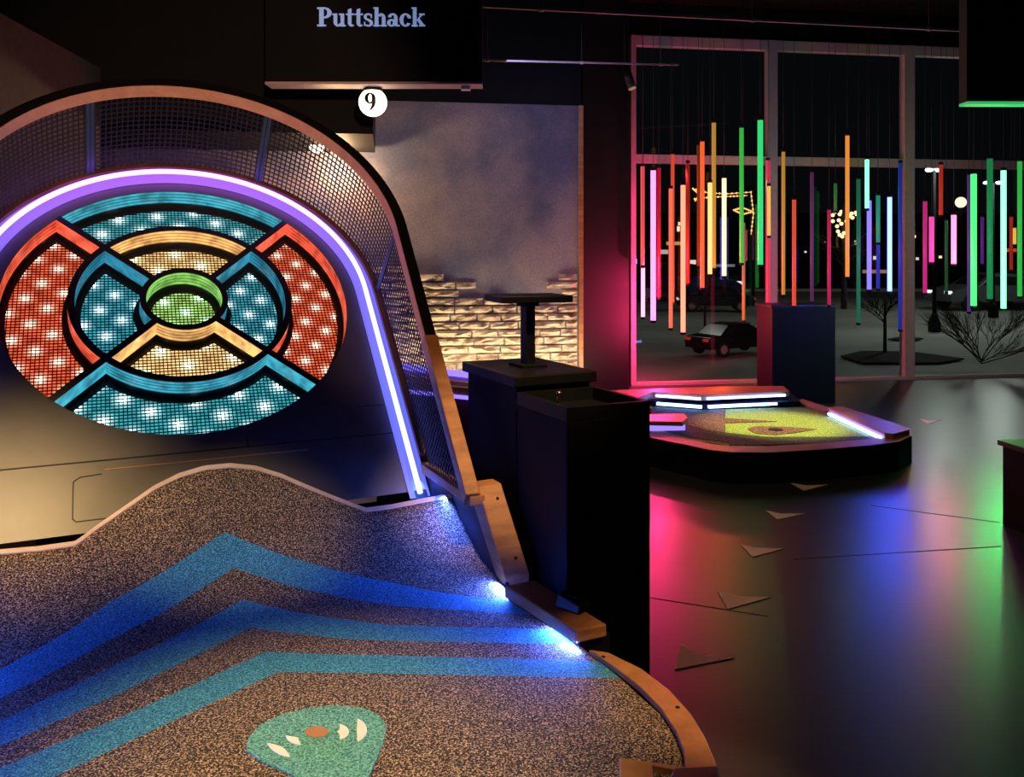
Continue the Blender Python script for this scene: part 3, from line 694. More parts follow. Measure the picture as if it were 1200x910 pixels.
# lettering drawn as serif strokes (unit: x-height = 1)
def glyphs():
    def R(x0, y0, x1, y1): return [(x0, y0), (x1, y0), (x1, y1), (x0, y1)]
    def E(cx, cy, rx, ry, tx, ty, a0=0, a1=360, n=28):    # elliptical stroke, thick at the sides
        qs = []
        for k in range(n):
            a, b2 = [math.radians(lerp(a0, a1, t / n)) for t in (k, k + 1)]
            f = lambda an, o: (cx + (rx - (tx if o else 0)) * math.cos(an), cy + (ry - (ty if o else 0)) * math.sin(an))
            qs.append([f(a, 0), f(b2, 0), f(b2, 1), f(a, 1)])
        return qs
    g = {}
    g['P'] = [R(.16, 0, .48, 1.5), R(0, 0, .66, .12), R(0, 1.38, .5, 1.5)] + E(.52, 1.07, .56, .43, .32, .11, -90, 90) + [R(.3, 1.39, .54, 1.5), R(.40, .64, .54, .75)]
    g['u'] = [R(.10, .25, .36, 1), R(0, .9, .3, 1), R(.62, 0, .88, 1), R(.5, .9, .8, 1), R(.7, 0, 1, .1)] + E(.44, .30, .34, .32, .26, .14, 180, 330)
    g['t'] = [R(.14, .22, .40, 1.32), R(0, .9, .60, 1.0), [(.14, 1.32), (.40, 1.42), (.40, 1.2), (.14, 1.2)]] + E(.40, .26, .26, .28, .24, .12, 180, 320)
    g['s'] = E(.34, .74, .32, .28, .2, .10, 40, 260) + E(.36, .27, .34, .29, .22, .10, -140, 90) + [[(.06, .62), (.30, .62), (.68, .36), (.5, .28)], R(.54, .66, .62, .95), R(.04, .03, .12, .34)]
    g['h'] = [R(.10, 0, .37, 1.5), R(0, 0, .48, .1), R(0, 1.4, .3, 1.5), R(.64, 0, .90, .68), R(.54, 0, 1.0, .1)] + E(.60, .66, .30, .36, .24, .15, 0, 150)
    g['a'] = [R(.52, .1, .78, .7), R(.62, 0, .94, .1)] + E(.42, .68, .36, .34, .24, .12, 0, 170) + E(.34, .27, .34, .29, .24, .11)
    g['c'] = E(.44, .5, .44, .52, .28, .11, 35, 325) + [R(.62, .64, .84, .82)]
    g['k'] = [R(.10, 0, .37, 1.5), R(0, 0, .46, .1), R(0, 1.4, .3, 1.5), [(.34, .42), (.44, .5), (.88, .95), (.72, .95)], [(.40, .5), (.60, .62), (.98, .05), (.68, .05)], R(.56, 0, 1.02, .1), R(.56, .9, .98, 1)]
    adv = dict(P=1.14, u=1.03, t=.66, s=.74, h=1.03, a=.94, c=.90, k=1.0)
    return g, adv
g, adv = glyphs(); word = 'Puttshack'; tot = sum(adv[c] for c in word)
tp0, tp1 = atd(372, 31, sd_), atd(498, 31, sd_); sc = (tp1.x - tp0.x) / tot; x = tp0.x
lm = mat('pale_blue_letter', (.35, .48, .75), .5); lm.node_tree.nodes['Principled BSDF'].inputs['Emission Color'].default_value = (.28, .40, .72, 1); lm.node_tree.nodes['Principled BSDF'].inputs['Emission Strength'].default_value = .55
ysc = (22 / 1.5) / F * sd_
for ch in word:
    mb = MB()
    for i, q in enumerate(g[ch]): mb.prism([V((x + a * sc, sd_ - .012 - i * .00002, tp0.z + b2 * ysc)) for a, b2 in q], (0, .011, 0))
    mb.build('letter', lm, rt); x += adv[ch] * sc
# globe lamps
def globe(px, py, dep, rpx, label, numeral, top_z):
    c = atd(px, py, dep); r = rpx / F * dep
    t_ = thing('globe_lamp', c, label, 'lamp', None)
    gm = emit('opal_globe', (1, .84, .62), 4.0)
    mb = MB(); mb.ball(c, r, 32); mb.build('glass_globe', gm, t_)
    mb = MB(); mb.tube([c + UP * r * .80, c + UP * r * .98], r * .68, 24); mb.build('collar', M['black'], t_)
    mb = MB(); mb.tube([c + UP * r * .9, V((c.x, c.y, top_z))], .012, 8); mb.build('stem', M['black'], t_)
    if numeral:
        view = (O - c).normalized(); cc = V((view.y, -view.x, 0)).normalized() * -1; cc = V((-view.y, view.x, 0)).normalized(); 
        if cc.x < 0: cc = -cc
        uu = view.cross(cc); uu = uu if uu.z > 0 else -uu
        def on(x, y, o):
            x, y = x * 1.4 + .03, y * 1.4 - .05
            d = (view * math.sqrt(max(.05, 1 - x * x - y * y)) + cc * x + uu * y).normalized(); return c + d * (r + o)
        mb = MB(); qs = []
        cx, cy = -.16, .24
        for k in range(32):
            a, b2 = 2 * PI * k / 32, 2 * PI * (k + 1) / 32; f = lambda an, o: (cx + (.27 - (.185 if o else 0)) * math.cos(an), cy + (.27 - (.07 if o else 0)) * math.sin(an))
            qs.append([f(a, 0), f(b2, 0), f(b2, 1), f(a, 1)])
        tl = [(.11, .26, .18), (.11, .05, .17), (.04, -.14, .14), (-.10, -.30, .08), (-.34, -.40, .02)]
        for (x0, y0, w0), (x1, y1, w1) in zip(tl, tl[1:]): qs.append([(x0 - w0, y0), (x0, y0 - w0 * .2), (x1, y1 - w1 * .4), (x1 - w1, y1)])
        for q in qs: mb.hexa([on(*p_, .0005) for p_ in q], [on(*p_, .003) for p_ in q])
        mb.build('numeral', mat('numeral_black', (.01, .01, .01), .5), t_, label='black figure 9')
    return c
gc = globe(437, 120, 6.42, 16.5, 'glowing opal globe lamp with a black 9 under the hanging sign', True, p0.z - .018)
globe(371, 171, 8.6, 8.5, 'second opal globe lamp seen through the wire fence, without a visible numeral', False, wz(437, 157, -2.4))
# black panel with green-lit underside, top right
q0 = atd(1133, 119, 4.6); rt = thing('hanging_display', q0 + V((.4, .15, .3)), 'black hanging display box with green lit underside at the upper right', 'display')
mb = MB(); mb.box(q0, V((1.3, .02, 0)), V((0, .08, 0)), UP * (ZCEIL - q0.z)); mb.build('housing', mat('brown_black_panel', (.012, .010, .006), .6), rt)
mb = MB(); mb.box(q0 + V((0, -.01, -.014)), V((1.3, .02, 0)), V((0, .09, 0)), UP * .014); mb.build('bottom_trim', emit('green_led_trim', (.06, .75, .20), .55), rt)
# small spotlight on the ceiling near the column
c = atd(737, 95, 9.3); rt = thing('spotlight', c, 'small dark spotlight hanging above the left edge of the windows', 'spotlight')
mb = MB(); mb.tube([c + V((-.05, 0, .16)), c + V((.03, -.03, -.08))], .05, 14); mb.build('lamp_head', M['black_gloss'], rt)
mb = MB(); mb.tube([c + V((-.05, 0, .16)), V((c.x - .05, c.y, ZCEIL))], .01, 8); mb.build('stem', M['black'], rt)
mb = MB(); mb.tube([c + V((.031, -.0304, -.083)), c + V((.034, -.0315, -.092))], .042, 14); mb.build('lens', emit('dim_warm_lens', (1, .7, .3), .25), rt)

# ------------------------------------------------------------------ console and T stand
def quad_at(pxs, z): return [onz(x, y, z) for x, y in pxs]
def on_u(px, u):                         # floor point on the line u = const seen in column px
    d = V(((px - 600) / F, 1, 0)); t = (u - (V((0, 0, 0)) - V((C0.x, C0.y, 0))).dot(L)) / d.dot(L); return V((d.x * t, d.y * t, 0)) * K
def across(P, px):                       # go along L from P until column px
    k = (px - 600) / F; return P + L * ((k * P.y - P.x) / (L.x - k * L.y))
UC = .93
f1 = on_u(603, UC); l1 = on_u(541, UC); r1_ = across(f1, 700); b1 = r1_ + (l1 - f1)
zt_ = 1.6 - .141 * f1.y
qs = [p + UP * zt_ for p in (f1, r1_, b1, l1)]
cen = sum(qs, V()) / 4
rt = thing('cabinet', V((cen.x, cen.y, 0)), 'tall matt black cabinet with an overhanging slab top beside the front hole', 'cabinet')
mb = MB(); mb.prism([q - UP * .045 for q in qs], UP * .045); mb.build('top_slab', M['black_gloss'], rt, bevel=.006)
mb = MB(); bq = [cen + (q - cen) * .9 for q in qs]; mb.prism([V((q.x, q.y, 0)) for q in bq], UP * (zt_ - .045)); mb.build('body', M['black'], rt, bevel=.004)
c = cen + V((0, 0, 0)); c.x = .0185 * c.y; c.z = zt_
st = thing('pedestal_stand', c, 'black T-shaped stand with a thin flat top standing on the tall black cabinet', 'stand')
zt2 = 1.6 - .053 * c.y; e1 = (qs[1] - qs[0]).normalized(); e2 = (qs[3] - qs[0]).normalized()
mb = MB(); mb.cbox(c + UP * (zt2 - zt_) / 2, e1 * .022, e2 * .03, UP * (zt2 - zt_) / 2); mb.build('post', M['black_gloss'], st, bevel=.003)
mb = MB(); mb.cbox(V((c.x, c.y, zt2 + .015)), V((.155, .05, 0)), V((-.04, .12, 0)), UP * .015); mb.build('top_plate', M['black_gloss'], st, bevel=.004)
mb = MB(); mb.cbox(c + UP * .006, e1 * .06, e2 * .07, UP * .006); mb.build('base_plate', M['black'], st, bevel=.002)
mb = MB()
mb.cbox(V((c.x, c.y, zt2 - .01)), e1 * .04, e2 * .03, UP * .01); mb.build('bracket', M['black'], st)
# lower open-topped bin cabinet in front right
fl = on_u(664, UC + .005); fr = across(fl, 762); z2 = 1.6 - .178 * fl.y
e1b = (fr - fl).normalized(); e2b = V((-e1b.y, e1b.x, 0)); wdt = (fr - fl).length
rt = thing('cabinet', V((fr.x, fr.y, 0)) - e1b * wdt / 2, 'lower matt black cabinet with open tray top, at the right of the tall one', 'cabinet')
base = V((fl.x, fl.y, 0)); dp = (f1 - fl).dot(A) - .012
mb = MB(); mb.box(base, e1b * wdt, e2b * dp, UP * (z2 - .05)); mb.build('body', M['black'], rt, bevel=.004)
mb = MB(); t = .02
for o_, a_, b2 in ((base, e1b * wdt, e2b * t), (base + e2b * (dp - t), e1b * wdt, e2b * t), (base + e2b * t, e1b * t, e2b * (dp - 2*t)), (base + e2b * t + e1b * (wdt - t), e1b * t, e2b * (dp - 2*t))):
    mb.box(o_ + UP * (z2 - .05), a_, b2, UP * .05)
mb.build('rim', M['black_gloss'], rt)
c = onz(654, 455, z2); mb = MB(); c = base + e1b * (wdt * .22) + e2b * .2 + UP * (z2 - .045); mb.tube([c, c + UP * .05, c + UP * .06 + e1b * .012], .008, 10); mb.ball(c + UP * .062, .012, 12)
mb.build('latch', mat('brass', (.6, .42, .18), .25, 1), rt, label='small brass catch')

# dark planter box by the window, and right-hand console
def blackbox(name, x0, x1, ytop, dep, d_, label, cat, edge=None):
    p, q = atd(x0, ytop, dep), atd(x1, ytop, dep + (x1 - x0) / F * dep * .14); p2 = V((p.x, p.y, 0)); q2 = V((q.x, q.y, 0)); n_ = V((-(q2 - p2).y, (q2 - p2).x, 0)).normalized() * d_
    rt = thing(name, (p2 + q2) / 2, label, cat); z = p.z
    mb = MB(); mb.prism([p2, q2, q2 + n_, p2 + n_], UP * (z - .03)); mb.build('body', M['black'], rt, bevel=.004)
    mb = MB(); k = (q2 - p2).normalized() * .02; n2_ = n_.normalized() * .02
    mb.prism([p2 - k - n2_ + UP*(z-.03), q2 + k - n2_ + UP*(z-.03), q2 + k + n_ + n2_ + UP*(z-.03), p2 - k + n_ + n2_ + UP*(z-.03)], UP * .03); mb.build('top_slab', edge or M['black_gloss'], rt, bevel=.003)
    return rt
blackbox('cabinet', 905, 979, 357, 9.2, .4, 'square black cabinet standing in front of the windows behind the far green', 'cabinet')
blackbox('cabinet', 1234, 1400, 534, 4.7, .4, 'black cabinet with brown wooden top cut off by the right edge', 'cabinet', M['wood_dark'])

# ------------------------------------------------------------------ far putting green
zg = .20
gr = thing('putting_green', onz(890, 500, 0), 'low yellow-green putting green with wooden curbs and ice-blue light strips in front of the windows', 'mini golf hole')
def Z(px, z): return onz(px[0], px[1], z)
turf = [(700, 470), (768, 469), (920, 466), (972, 481), (1040, 511), (1040, 514), (960, 520), (855, 522), (800, 514), (740, 500)]
mb = MB(); mb.prism([Z(p, zg) - UP * .03 for p in turf], UP * .03); tf = mb.build('turf', M['turf'], gr)
def inlay(pts, m, name, h=.003):
    mb = MB(); mb.prism([Z(p, zg) + UP * .0008 for p in pts], UP * h); return mb.build(name, M[m], tf)
inlay([(742, 474), (846, 478), (850, 480), (850, 507), (855, 519), (810, 513), (760, 500), (730, 492)], 'turf_dark', 'dark_turf_patch')
inlay([(804, 489), (848, 480), (849, 507), (830, 505), (808, 499)], 'turf_brown', 'brown_turf_patch', .005)
inlay([(849, 490), (911, 494), (849, 496)], 'turf_brown', 'brown_turf_patch', .004)
inlay([(876, 503), (884, 500), (905, 500), (930, 501), (957, 503), (935, 507), (908, 510), (885, 508)], 'turf_brown', 'brown_turf_patch', .004)
inlay([(850, 507), (900, 512), (985, 512), (1035, 511), (1036, 514), (960, 520), (855, 522)], 'turf_dark', 'dark_turf_patch')
mb = MB(); cc = Z((909, 504), zg); mb.tube([cc + UP * .002, cc + UP * .007], .06, 20); mb.build('cup', M['black'], gr)
# curb: front band
fi = [(690, 489), (740, 500), (800, 513), (835, 520), (855, 522), (900, 522.5), (960, 519), (1010, 515), (1040, 511), (1046, 507), (1040, 502)]
fo = [(686, 496), (738, 508), (795, 519), (832, 527), (856, 529.5), (900, 530), (962, 526.5), (1015, 522), (1055, 517), (1070, 509), (1066, 501)]
zk = .225
mb = MB(); mb.strip([[Z(a, zk - .02), Z(a, zk), Z(b2, zk), Z(b2, zk - .02)] for a, b2 in zip(fi, fo)]); mb.build('curb', M['wood'], gr, bevel=.003)
mb = MB(); mb.strip([[V((*Z(a, zk).xy, .0)), V((*Z(a, zk).xy, zk - .02)), V((*(Z(b2, zk) - V((0, -.02, 0))).xy, zk - .02)), V((*(Z(b2, zk) - V((0, -.02, 0))).xy, 0))] for a, b2 in zip(fi, fo)]); mb.build('curb_base', M['black'], gr)
# body under the turf
mb = MB(); body = [(700, 470), (768, 462), (920, 459), (985, 478), (1043, 505), (1040, 511), (960, 519), (855, 521), (800, 513), (740, 500)]
mb.prism([V((*Z(p, zg).xy, 0)) for p in body], UP * (zg - .031)); mb.build('base', M['black'], gr)
def bar(pts, z, h, m, name, par=gr, bev=.004, label=None):
    mb = MB(); mb.prism([Z(p, z) - UP * h for p in pts], UP * h); return mb.build(name, m, par, bevel=bev, label=label)
# right raised block with light on its inner side
bar([(970, 477), (985, 475), (1057, 498), (1066, 503), (1047, 508), (1037, 507)], .27, .06, M['wood'], 'raised_curb')
def ledbar(p, q, z, r, m, name='light_strip', par=gr, label=None):
    a, b2 = Z(p, z), Z(q, z); d = (b2 - a).normalized(); s_ = V((-d.y, d.x, 0)) * r
    mb = MB(); mb.hexa([a - s_ - UP*r, a + s_ - UP*r, a + s_ + UP*r, a - s_ + UP*r], [b2 - s_ - UP*r, b2 + s_ - UP*r, b2 + s_ + UP*r, b2 - s_ + UP*r]); return mb.build(name, m, par, label=label)
def edge_led(p, q, z0, z, r, m, out):    # strip along the edge p-q of a block whose top is at z0, dropped to z
    a, b2 = Z(p, z0), Z(q, z0); a.z = b2.z = z; a = lerp(a, b2, .06); b2 = lerp(a, b2, .97); d = (b2 - a).normalized(); s_ = V((-d.y, d.x, 0)) * r; o_ = V((out[0], out[1], 0))
    a += o_; b2 += o_
    mb = MB(); mb.hexa([a - s_ - UP*r, a + s_ - UP*r, a + s_ + UP*r, a - s_ + UP*r], [b2 - s_ - UP*r, b2 + s_ - UP*r, b2 + s_ + UP*r, b2 - s_ + UP*r]); return mb.build('light_strip', m, gr)
edge_led((970, 477), (1037, 507), .27, .225, .010, M['led_ice'], (-.018, -.004))
edge_led((970, 477), (1037, 507), .27, .25, .004, M['led_violet'], (-.008, -.002))
bar([(931, 470), (940, 467), (975, 478), (968, 481)], .225, .03, M['wood'], 'curb')
# back curbs
bar([(690, 463), (712, 457), (860, 452), (918, 452), (925, 458), (822, 463), (765, 459), (740, 469)], .33, .05, M['wood'], 'raised_curb')
bar([(700, 468), (765, 462), (822, 466), (926, 460), (938, 470), (822, 474), (765, 470)], .25, .05, M['black'], 'curb_base', bev=0)
for (p_, q_) in (((765, 459), (822, 463)), ((822, 463), (922, 458.5))):
    edge_led(p_, q_, .33, .30, .009, M['led_ice'], (0, -.02)); edge_led(p_, q_, .33, .235, .012, M['led_ice'], (0, -.07))
bar([(690, 462), (762, 474), (764, 478), (690, 470)], .30, .1, M['wood'], 'curb')
a_, b_, c_ = Z((712, 457), .33), Z((860, 452), .33), Z((918, 452), .33)
for p_, q_ in ((a_, b_), (b_, c_)):
    mb = MB(); o_ = V((0, .012, -.05)); mb.box(p_ + o_, q_ - p_, V((0, .008, 0)), UP * .03); mb.build('light_strip', M['led_ice'], gr)
# left small raised block
bar([(700, 482), (762, 485), (802, 484), (806, 489), (800, 494), (700, 492)], .30, .035, M['wood'], 'raised_curb')
bar([(700, 492), (800, 494), (803, 498), (700, 500)], .25, .04, M['led_violet'], 'light_strip', bev=0)

# third green, by the stone wall behind the fence
g3 = thing('putting_green', V((-1.2, 9.0, 0)), 'far green by the stone wall with violet lights, half hidden behind the tall cabinet', 'mini golf hole')
def slab(p, q, z, wpx, h, m, name, bev=0):
    a, b2 = Z(p, z), Z(q, z); d = (b2 - a).normalized(); s_ = V((-d.y, d.x, 0)) * wpx
    mb = MB(); mb.prism([a - UP*h, b2 - UP*h, b2 + s_ - UP*h, a + s_ - UP*h], UP * h); mb.build(name, m, g3, bevel=bev)
slab((400, 436), (640, 462), .55, .45, .55, mat('indigo_turf', (.10, .08, .45), .8), 'turf')
slab((400, 418), (640, 447), .62, .03, .05, M['led_violet'], 'light_strip')
slab((400, 431), (640, 459), .60, .06, .05, M['wood_light'], 'curb', .004)
slab((400, 440), (640, 464), .59, .06, .05, M['wood'], 'curb', .004)
slab((400, 449), (640, 474), .53, .03, .025, M['led_violet'], 'light_strip')
slab((400, 451), (640, 476), .50, .05, .50, mat('dark_maroon', (.05, .015, .02), .6), 'base')

# ------------------------------------------------------------------ floor arrows
arrows = [[(797, 755), (824, 768), (861, 771), (791, 785)], [(840, 692), (865, 699), (903, 700), (853, 714)], [(867, 638), (885, 642), (919, 643), (882, 653)],
          [(897, 598), (915, 602), (944, 602), (911, 609)], [(926, 566), (945, 569), (970, 568), (942, 575)], [(949, 541), (965, 544), (988, 542), (967, 548)], [(1078, 491), (1090, 493), (1104, 491), (1087, 497)]]
words = ['nearest and largest brown floor arrow, beside the curved end of the front curb', 'second nearest brown floor arrow, on the red-lit floor', 'third nearest brown floor arrow, right of the red light on the floor',
         'middle brown floor arrow of the seven in the row', 'brown floor arrow two before the far green', 'small brown floor arrow just in front of the far green', 'farthest brown floor arrow, beyond the right corner of the far green']
am = wood('brown_floor_arrow_wood', (.70, .48, .28), (.88, .64, .42), 5, .7)
for a, w_ in zip(arrows, words):
    c = sum((onz(*p, 0) for p in a), V()) / 4; c.z = 0
    mb = MB(); mb.prism([onz(*p, 0) + UP * .0005 for p in a], UP * .003); tag(mb.build('floor_arrow', am, loc=c), w_, 'floor arrow', 'arrows on the floor')

# ------------------------------------------------------------------ hanging light tubes, and reflections made as tubes
# x, top y, bottom y, width px, colour, strength, distance, words
tubes = [  # dimmer ones are reflections in the glass, built as glowing tubes
 (753, 195, 313, 5, (1, .10, .10), 1.0, 9.9, 'dim red reflection as a tube nearest the left window frame, upper'),
 (753.5, 314, 371, 5, (1, .25, .62), 3.0, 8.6, 'short bright pink tube low beside the left window frame'),
 (765.5, 200, 375, 6.5, (1, .06, .30), 9.0, 8.6, 'brightest pink-white tube, second from the left window frame'),
 (772, 197, 348, 5, (1, .02, .05), .40, 10.1, 'dim crimson reflection as a tube just behind the brightest pink one'),
 (788, 181, 354, 5, (1, .09, .05), .75, 9.8, 'tall red tube hanging highest of the left red pair'),
 (786, 221, 384, 5, (1, .16, .08), 1.15, 8.8, 'salmon red tube in front of the tall red one'),
 (800.5, 217, 389, 6, (1, .22, .12), 2.4, 8.5, 'bright salmon tube reaching lowest of the left reds'),
 (806, 191, 332, 5, (1, .05, .02), .22, 10.1, 'very dim dark red reflection as a tube right of the bright salmon one'),
 (818.5, 170, 312, 4, (1, .15, .03), .12, 10.2, 'faint brown reflection as a tube left of the orange-red one'),
 (823, 166, 337, 5.5, (1, .13, .03), 1.1, 9.1, 'orange-red tube in the middle of the left window'),
 (836.5, 144, 314, 5.5, (1, .50, .08), .5, 9.6, 'olive amber tube with the highest top in the left window centre'),
 (832, 214, 321, 5.5, (1, .66, .20), 1.5, 8.9, 'yellow tube hanging just in front of the olive amber one'),
 (848.6, 209, 323, 5.5, (1, .74, .30), 2.4, 8.7, 'bright pale yellow tube, rightmost of the yellows in the left window'),
 (869, 150, 308, 5.5, (.08, 1, .12), .5, 9.3, 'green tube left of the brightest tall green one'),
 (871.5, 261, 375, 4, (1, .40, .12), .28, 9.7, 'dim thin brown reflection as a tube hanging low under the left green one'),
 (891, 141, 310, 7, (.04, .9, .22), .95, 8.5, 'tallest hanging bright green tube beside the middle window post'),
 (900, 188, 450, 5.5, (1, .05, .13), .75, 9.95, 'very long crimson tube standing in for red light on the window post'),  # coloured light on the post, made as a glowing tube
 (901, 218, 276, 4.5, (1, .50, .10), 1.1, 8.9, 'short orange tube in front of the long crimson stand-in for light on the post'),
 (918, 178, 345, 4.5, (1, .45, .06), .5, 9.5, 'dim amber reflection as a tube right of the window post'),
 (930.6, 234, 358, 5, (1, .10, .05), .75, 9.0, 'red tube above the black cabinet by the windows'),
 (951.5, 202, 353, 4.5, (.45, .12, .40), .16, 9.6, 'faint mauve reflection as a tube above the middle of the black cabinet'),
 (971.7, 246, 357, 4.5, (1, .04, .18), .40, 9.1, 'dim crimson-purple reflection as a tube at the right edge of the black cabinet'),
 (979, 215, 247, 4, (.1, .7, .15), .12, 10.1, 'faint short green reflection as a tube left of the orange one'),
 (993, 159, 324, 5, (1, .33, .04), .95, 8.9, 'tall orange tube in front of the outdoor bulbs'),
 (1006, 210, 378, 5, (.05, .50, .25), .22, 9.5, 'long dark green tube right of the tall orange one'),
 (1016, 187, 244, 5, (.15, 1, .45), 2.6, 8.6, 'short bright mint tube above the lavender one'),
 (1018.6, 235, 339, 5.5, (.20, .15, 1), 1.9, 9.0, 'lavender tube directly below the short mint one'),
 (1029, 229, 284, 5, (.05, .55, .4), .40, 9.6, 'short teal tube between the lavender and white-blue ones'),
 (1029, 285, 338, 4.5, (.05, .08, 1), .40, 10.0, 'dim blue reflection as a tube right below the short teal one'),
 (1042.6, 231, 341, 5.5, (.09, .14, 1), 7.0, 8.7, 'brightest white-blue tube left of the right window post'),
 (1055, 191, 386, 5, (.05, .12, 1), .2, 9.6, 'long dim blue reflection as a tube touching the view of the right window post'),
 (1084, 236, 343, 5, (1, .04, .30), .50, 9.3, 'pink tube just right of the right window post'),
 (1091.7, 254, 307, 6, (1, .07, .45), 1.1, 8.8, 'short magenta tube in front of the lamp post'),
 (1102.6, 193, 252, 5, (1, .06, .04), .35, 9.6, 'short dim red reflection as a tube hanging high right of the lamp post head'),
 (1109, 258, 342, 4, (.1, .4, .2), .10, 10.1, 'faint dark green reflection as a tube left of the hot pink one'),
 (1117.7, 252, 309, 6, (1, .10, .25), 5.0, 8.5, 'short bright hot pink tube below the round moon lamp'),
 (1135.6, 205, 365, 4.5, (.30, .12, .6), .22, 9.8, 'dim purple reflection as a tube just left of the wide bright green one'),
 (1141, 204, 358, 7, (.06, 1, .16), 1.9, 8.5, 'wide bright green tube, leftmost of the right greens'),
 (1151, 254, 309, 4, (.30, .05, .55), .25, 9.9, 'short dim purple reflection as a tube between two greens'),
 (1160, 186, 350, 7, (.03, .50, .16), .40, 9.2, 'wide dark green tube left of the mint-white one'),
 (1176, 200, 361, 6, (.08, 1, .22), 7.0, 8.4, 'brightest mint-white tube near the right edge'),
 (1185, 254, 316, 4, (1, .05, .03), .30, 9.8, 'short dim red reflection as a tube near the right edge'),
 (1189, 267, 286, 4, (1, .6, .1), .8, 9.3, 'very short yellow tube near the right edge'),
 (1195, 189, 347, 5.5, (.06, .8, .12), .55, 9.0, 'green tube at the right edge of the picture')]
for (x, y0, y1, w_, col, s, dep, words) in tubes:
    dep *= 1.0; a, b2 = atd(x, y0, dep), atd(x, y1, dep); r = w_ / F * dep / 2 * .92
    rt = thing('light_tube_or_stand_in', (a + b2) / 2, words.replace(' tube', ' hanging light tube', 1), 'light tube', 'light tubes hanging before the windows')
    mb = MB(); mb.tube([a, b2], r, 12); mb.build('tube', emit('tube_glow', col, s * (.85 if s < 2 else 1), tuple(c * .3 for c in col)), rt)
    mb = MB(); mb.tube([a, a + UP * .03], r * 1.1, 12); mb.build('end_cap', M['black'], rt)
    mb = MB(); mb.tube([b2, b2 - UP * .025], r * 1.1, 12); mb.build('end_cap', M['black'], rt)
    mb = MB(); mb.tube([a + UP * .03, V((a.x, a.y, ZCEIL))], .0025, 5); mb.build('cable', M['cable'], rt)

# ------------------------------------------------------------------ outside
asp, nt, b = newmat('asphalt')
tc = nd(nt, 'ShaderNodeTexCoord'); n1 = nd(nt, 'ShaderNodeTexNoise', Scale=.25, Detail=9.0); nt.links.new(tc.outputs['Object'], n1.inputs['Vector'])
r = ramp(nt, n1.outputs[0], [(.35, (.32, .34, .31)), (.65, (.60, .62, .56))]); nt.links.new(r.outputs[0], b.inputs['Base Color']); b.inputs['Roughness'].default_value = .75
mb = MB(); mb.prism([WP(-30, .3, -.12), WP(60, .3, -.12), WP(70, 45, -.12), WP(-40, 45, -.12)], UP * .1); structure(mb.build('ground', asp))
mb = MB()
p, q = onz(700, 341.5, 0), onz(1230, 341.5, 0); mb.prism([p, q, q + V((0, .5, 0)), p + V((0, .5, 0))], UP * .12)
structure(mb.build('trim_3', mat('far_kerb', (.8, .75, .62), .6)))
mb = MB(); p, q = onz(960, 452, 0), onz(1230, 443, 0)
mb.box(WP(mul[0], -.075, 0), WD * 6, WN * .02, UP * .03); structure(mb.build('trim_4', mat('sill_metal', (.55, .52, .48), .4, .4)))
# kerbed islands
gm = mat('island_soil', (.02, .022, .016), .95)
for i, pts in enumerate(([(985, 418), (1010, 412), (1068, 413), (1130, 421), (1100, 426), (1010, 426)], [(1040, 398), (1056, 395), (1082, 397), (1070, 400)])):
    mb = MB(); mb.prism([onz(*p_, 0) for p_ in pts], UP * .02); structure(mb.build('trim_%d' % (5 + i), gm))
# trees
bark = mat('dark_bark', (.05, .04, .03), .9)
def branchy(base, h, spread, lv, seed, trunk, mbk, n0=5, first=.35):
    rd = random.Random(seed)
    def grow(p, d, l, r, k):
        q = p + d * l; mbk.tube([p, (p + q) / 2 + V((rd.uniform(-1, 1), rd.uniform(-1, 1), 0)) * l * .05, q], [r, r * .8, r * .6], 5)
        if k <= 0: return
        for j in range(4 if k > 1 else 3):
            dd = (d + V((rd.uniform(-1, 1), rd.uniform(-1, 1), rd.uniform(-.35, .6))) * spread).normalized(); grow(p + d * l * rd.uniform(.45, 1), dd, l * rd.uniform(.55, .8), r * .6, k - 1)
    for j in range(n0):
        an = 2 * PI * j / n0 + rd.uniform(-.3, .3); grow(base + UP * h * first * rd.uniform(.8, 1.4), V((math.cos(an), math.sin(an), rd.uniform(.3, 1.3))).normalized(), h * .26, trunk * .5, lv)
tb = onz(1037, 414, 0); rt = thing('tree', tb, 'small round-crowned bare tree on the kerbed island outside the middle window', 'tree')
mb = MB(); hh = 1.12 * (1.6 - .045 * tb.y); mb.tube([tb, tb + UP * hh * .5, tb + UP * hh * .75], [.03, .025, .015], 7); mb.build('trunk', bark, rt)
mb = MB(); branchy(tb, hh, .9, 3, 5, .02, mb, 7, .48); mb.build('branches', bark, rt)
tb = onz(1150, 432, 0); rt = thing('shrub', tb, 'leafless spreading shrub outside the right window', 'shrub')
mb = MB(); branchy(tb, 1.8, .42, 4, 11, .018, mb, 9, .05); mb.build('branches', bark, rt)
tb = onz(826, 405, 0); rt = thing('tree', tb, 'slim bare sapling outside the left window beside the parked dark car', 'tree')
mb = MB(); mb.tube([tb, tb + UP * .9, tb + UP * 1.1], [.025, .02, .012], 6); mb.build('trunk', bark, rt)
mb = MB(); branchy(tb, 1.3, .8, 2, 9, .015, mb, 5, .5); mb.build('branches', bark, rt)
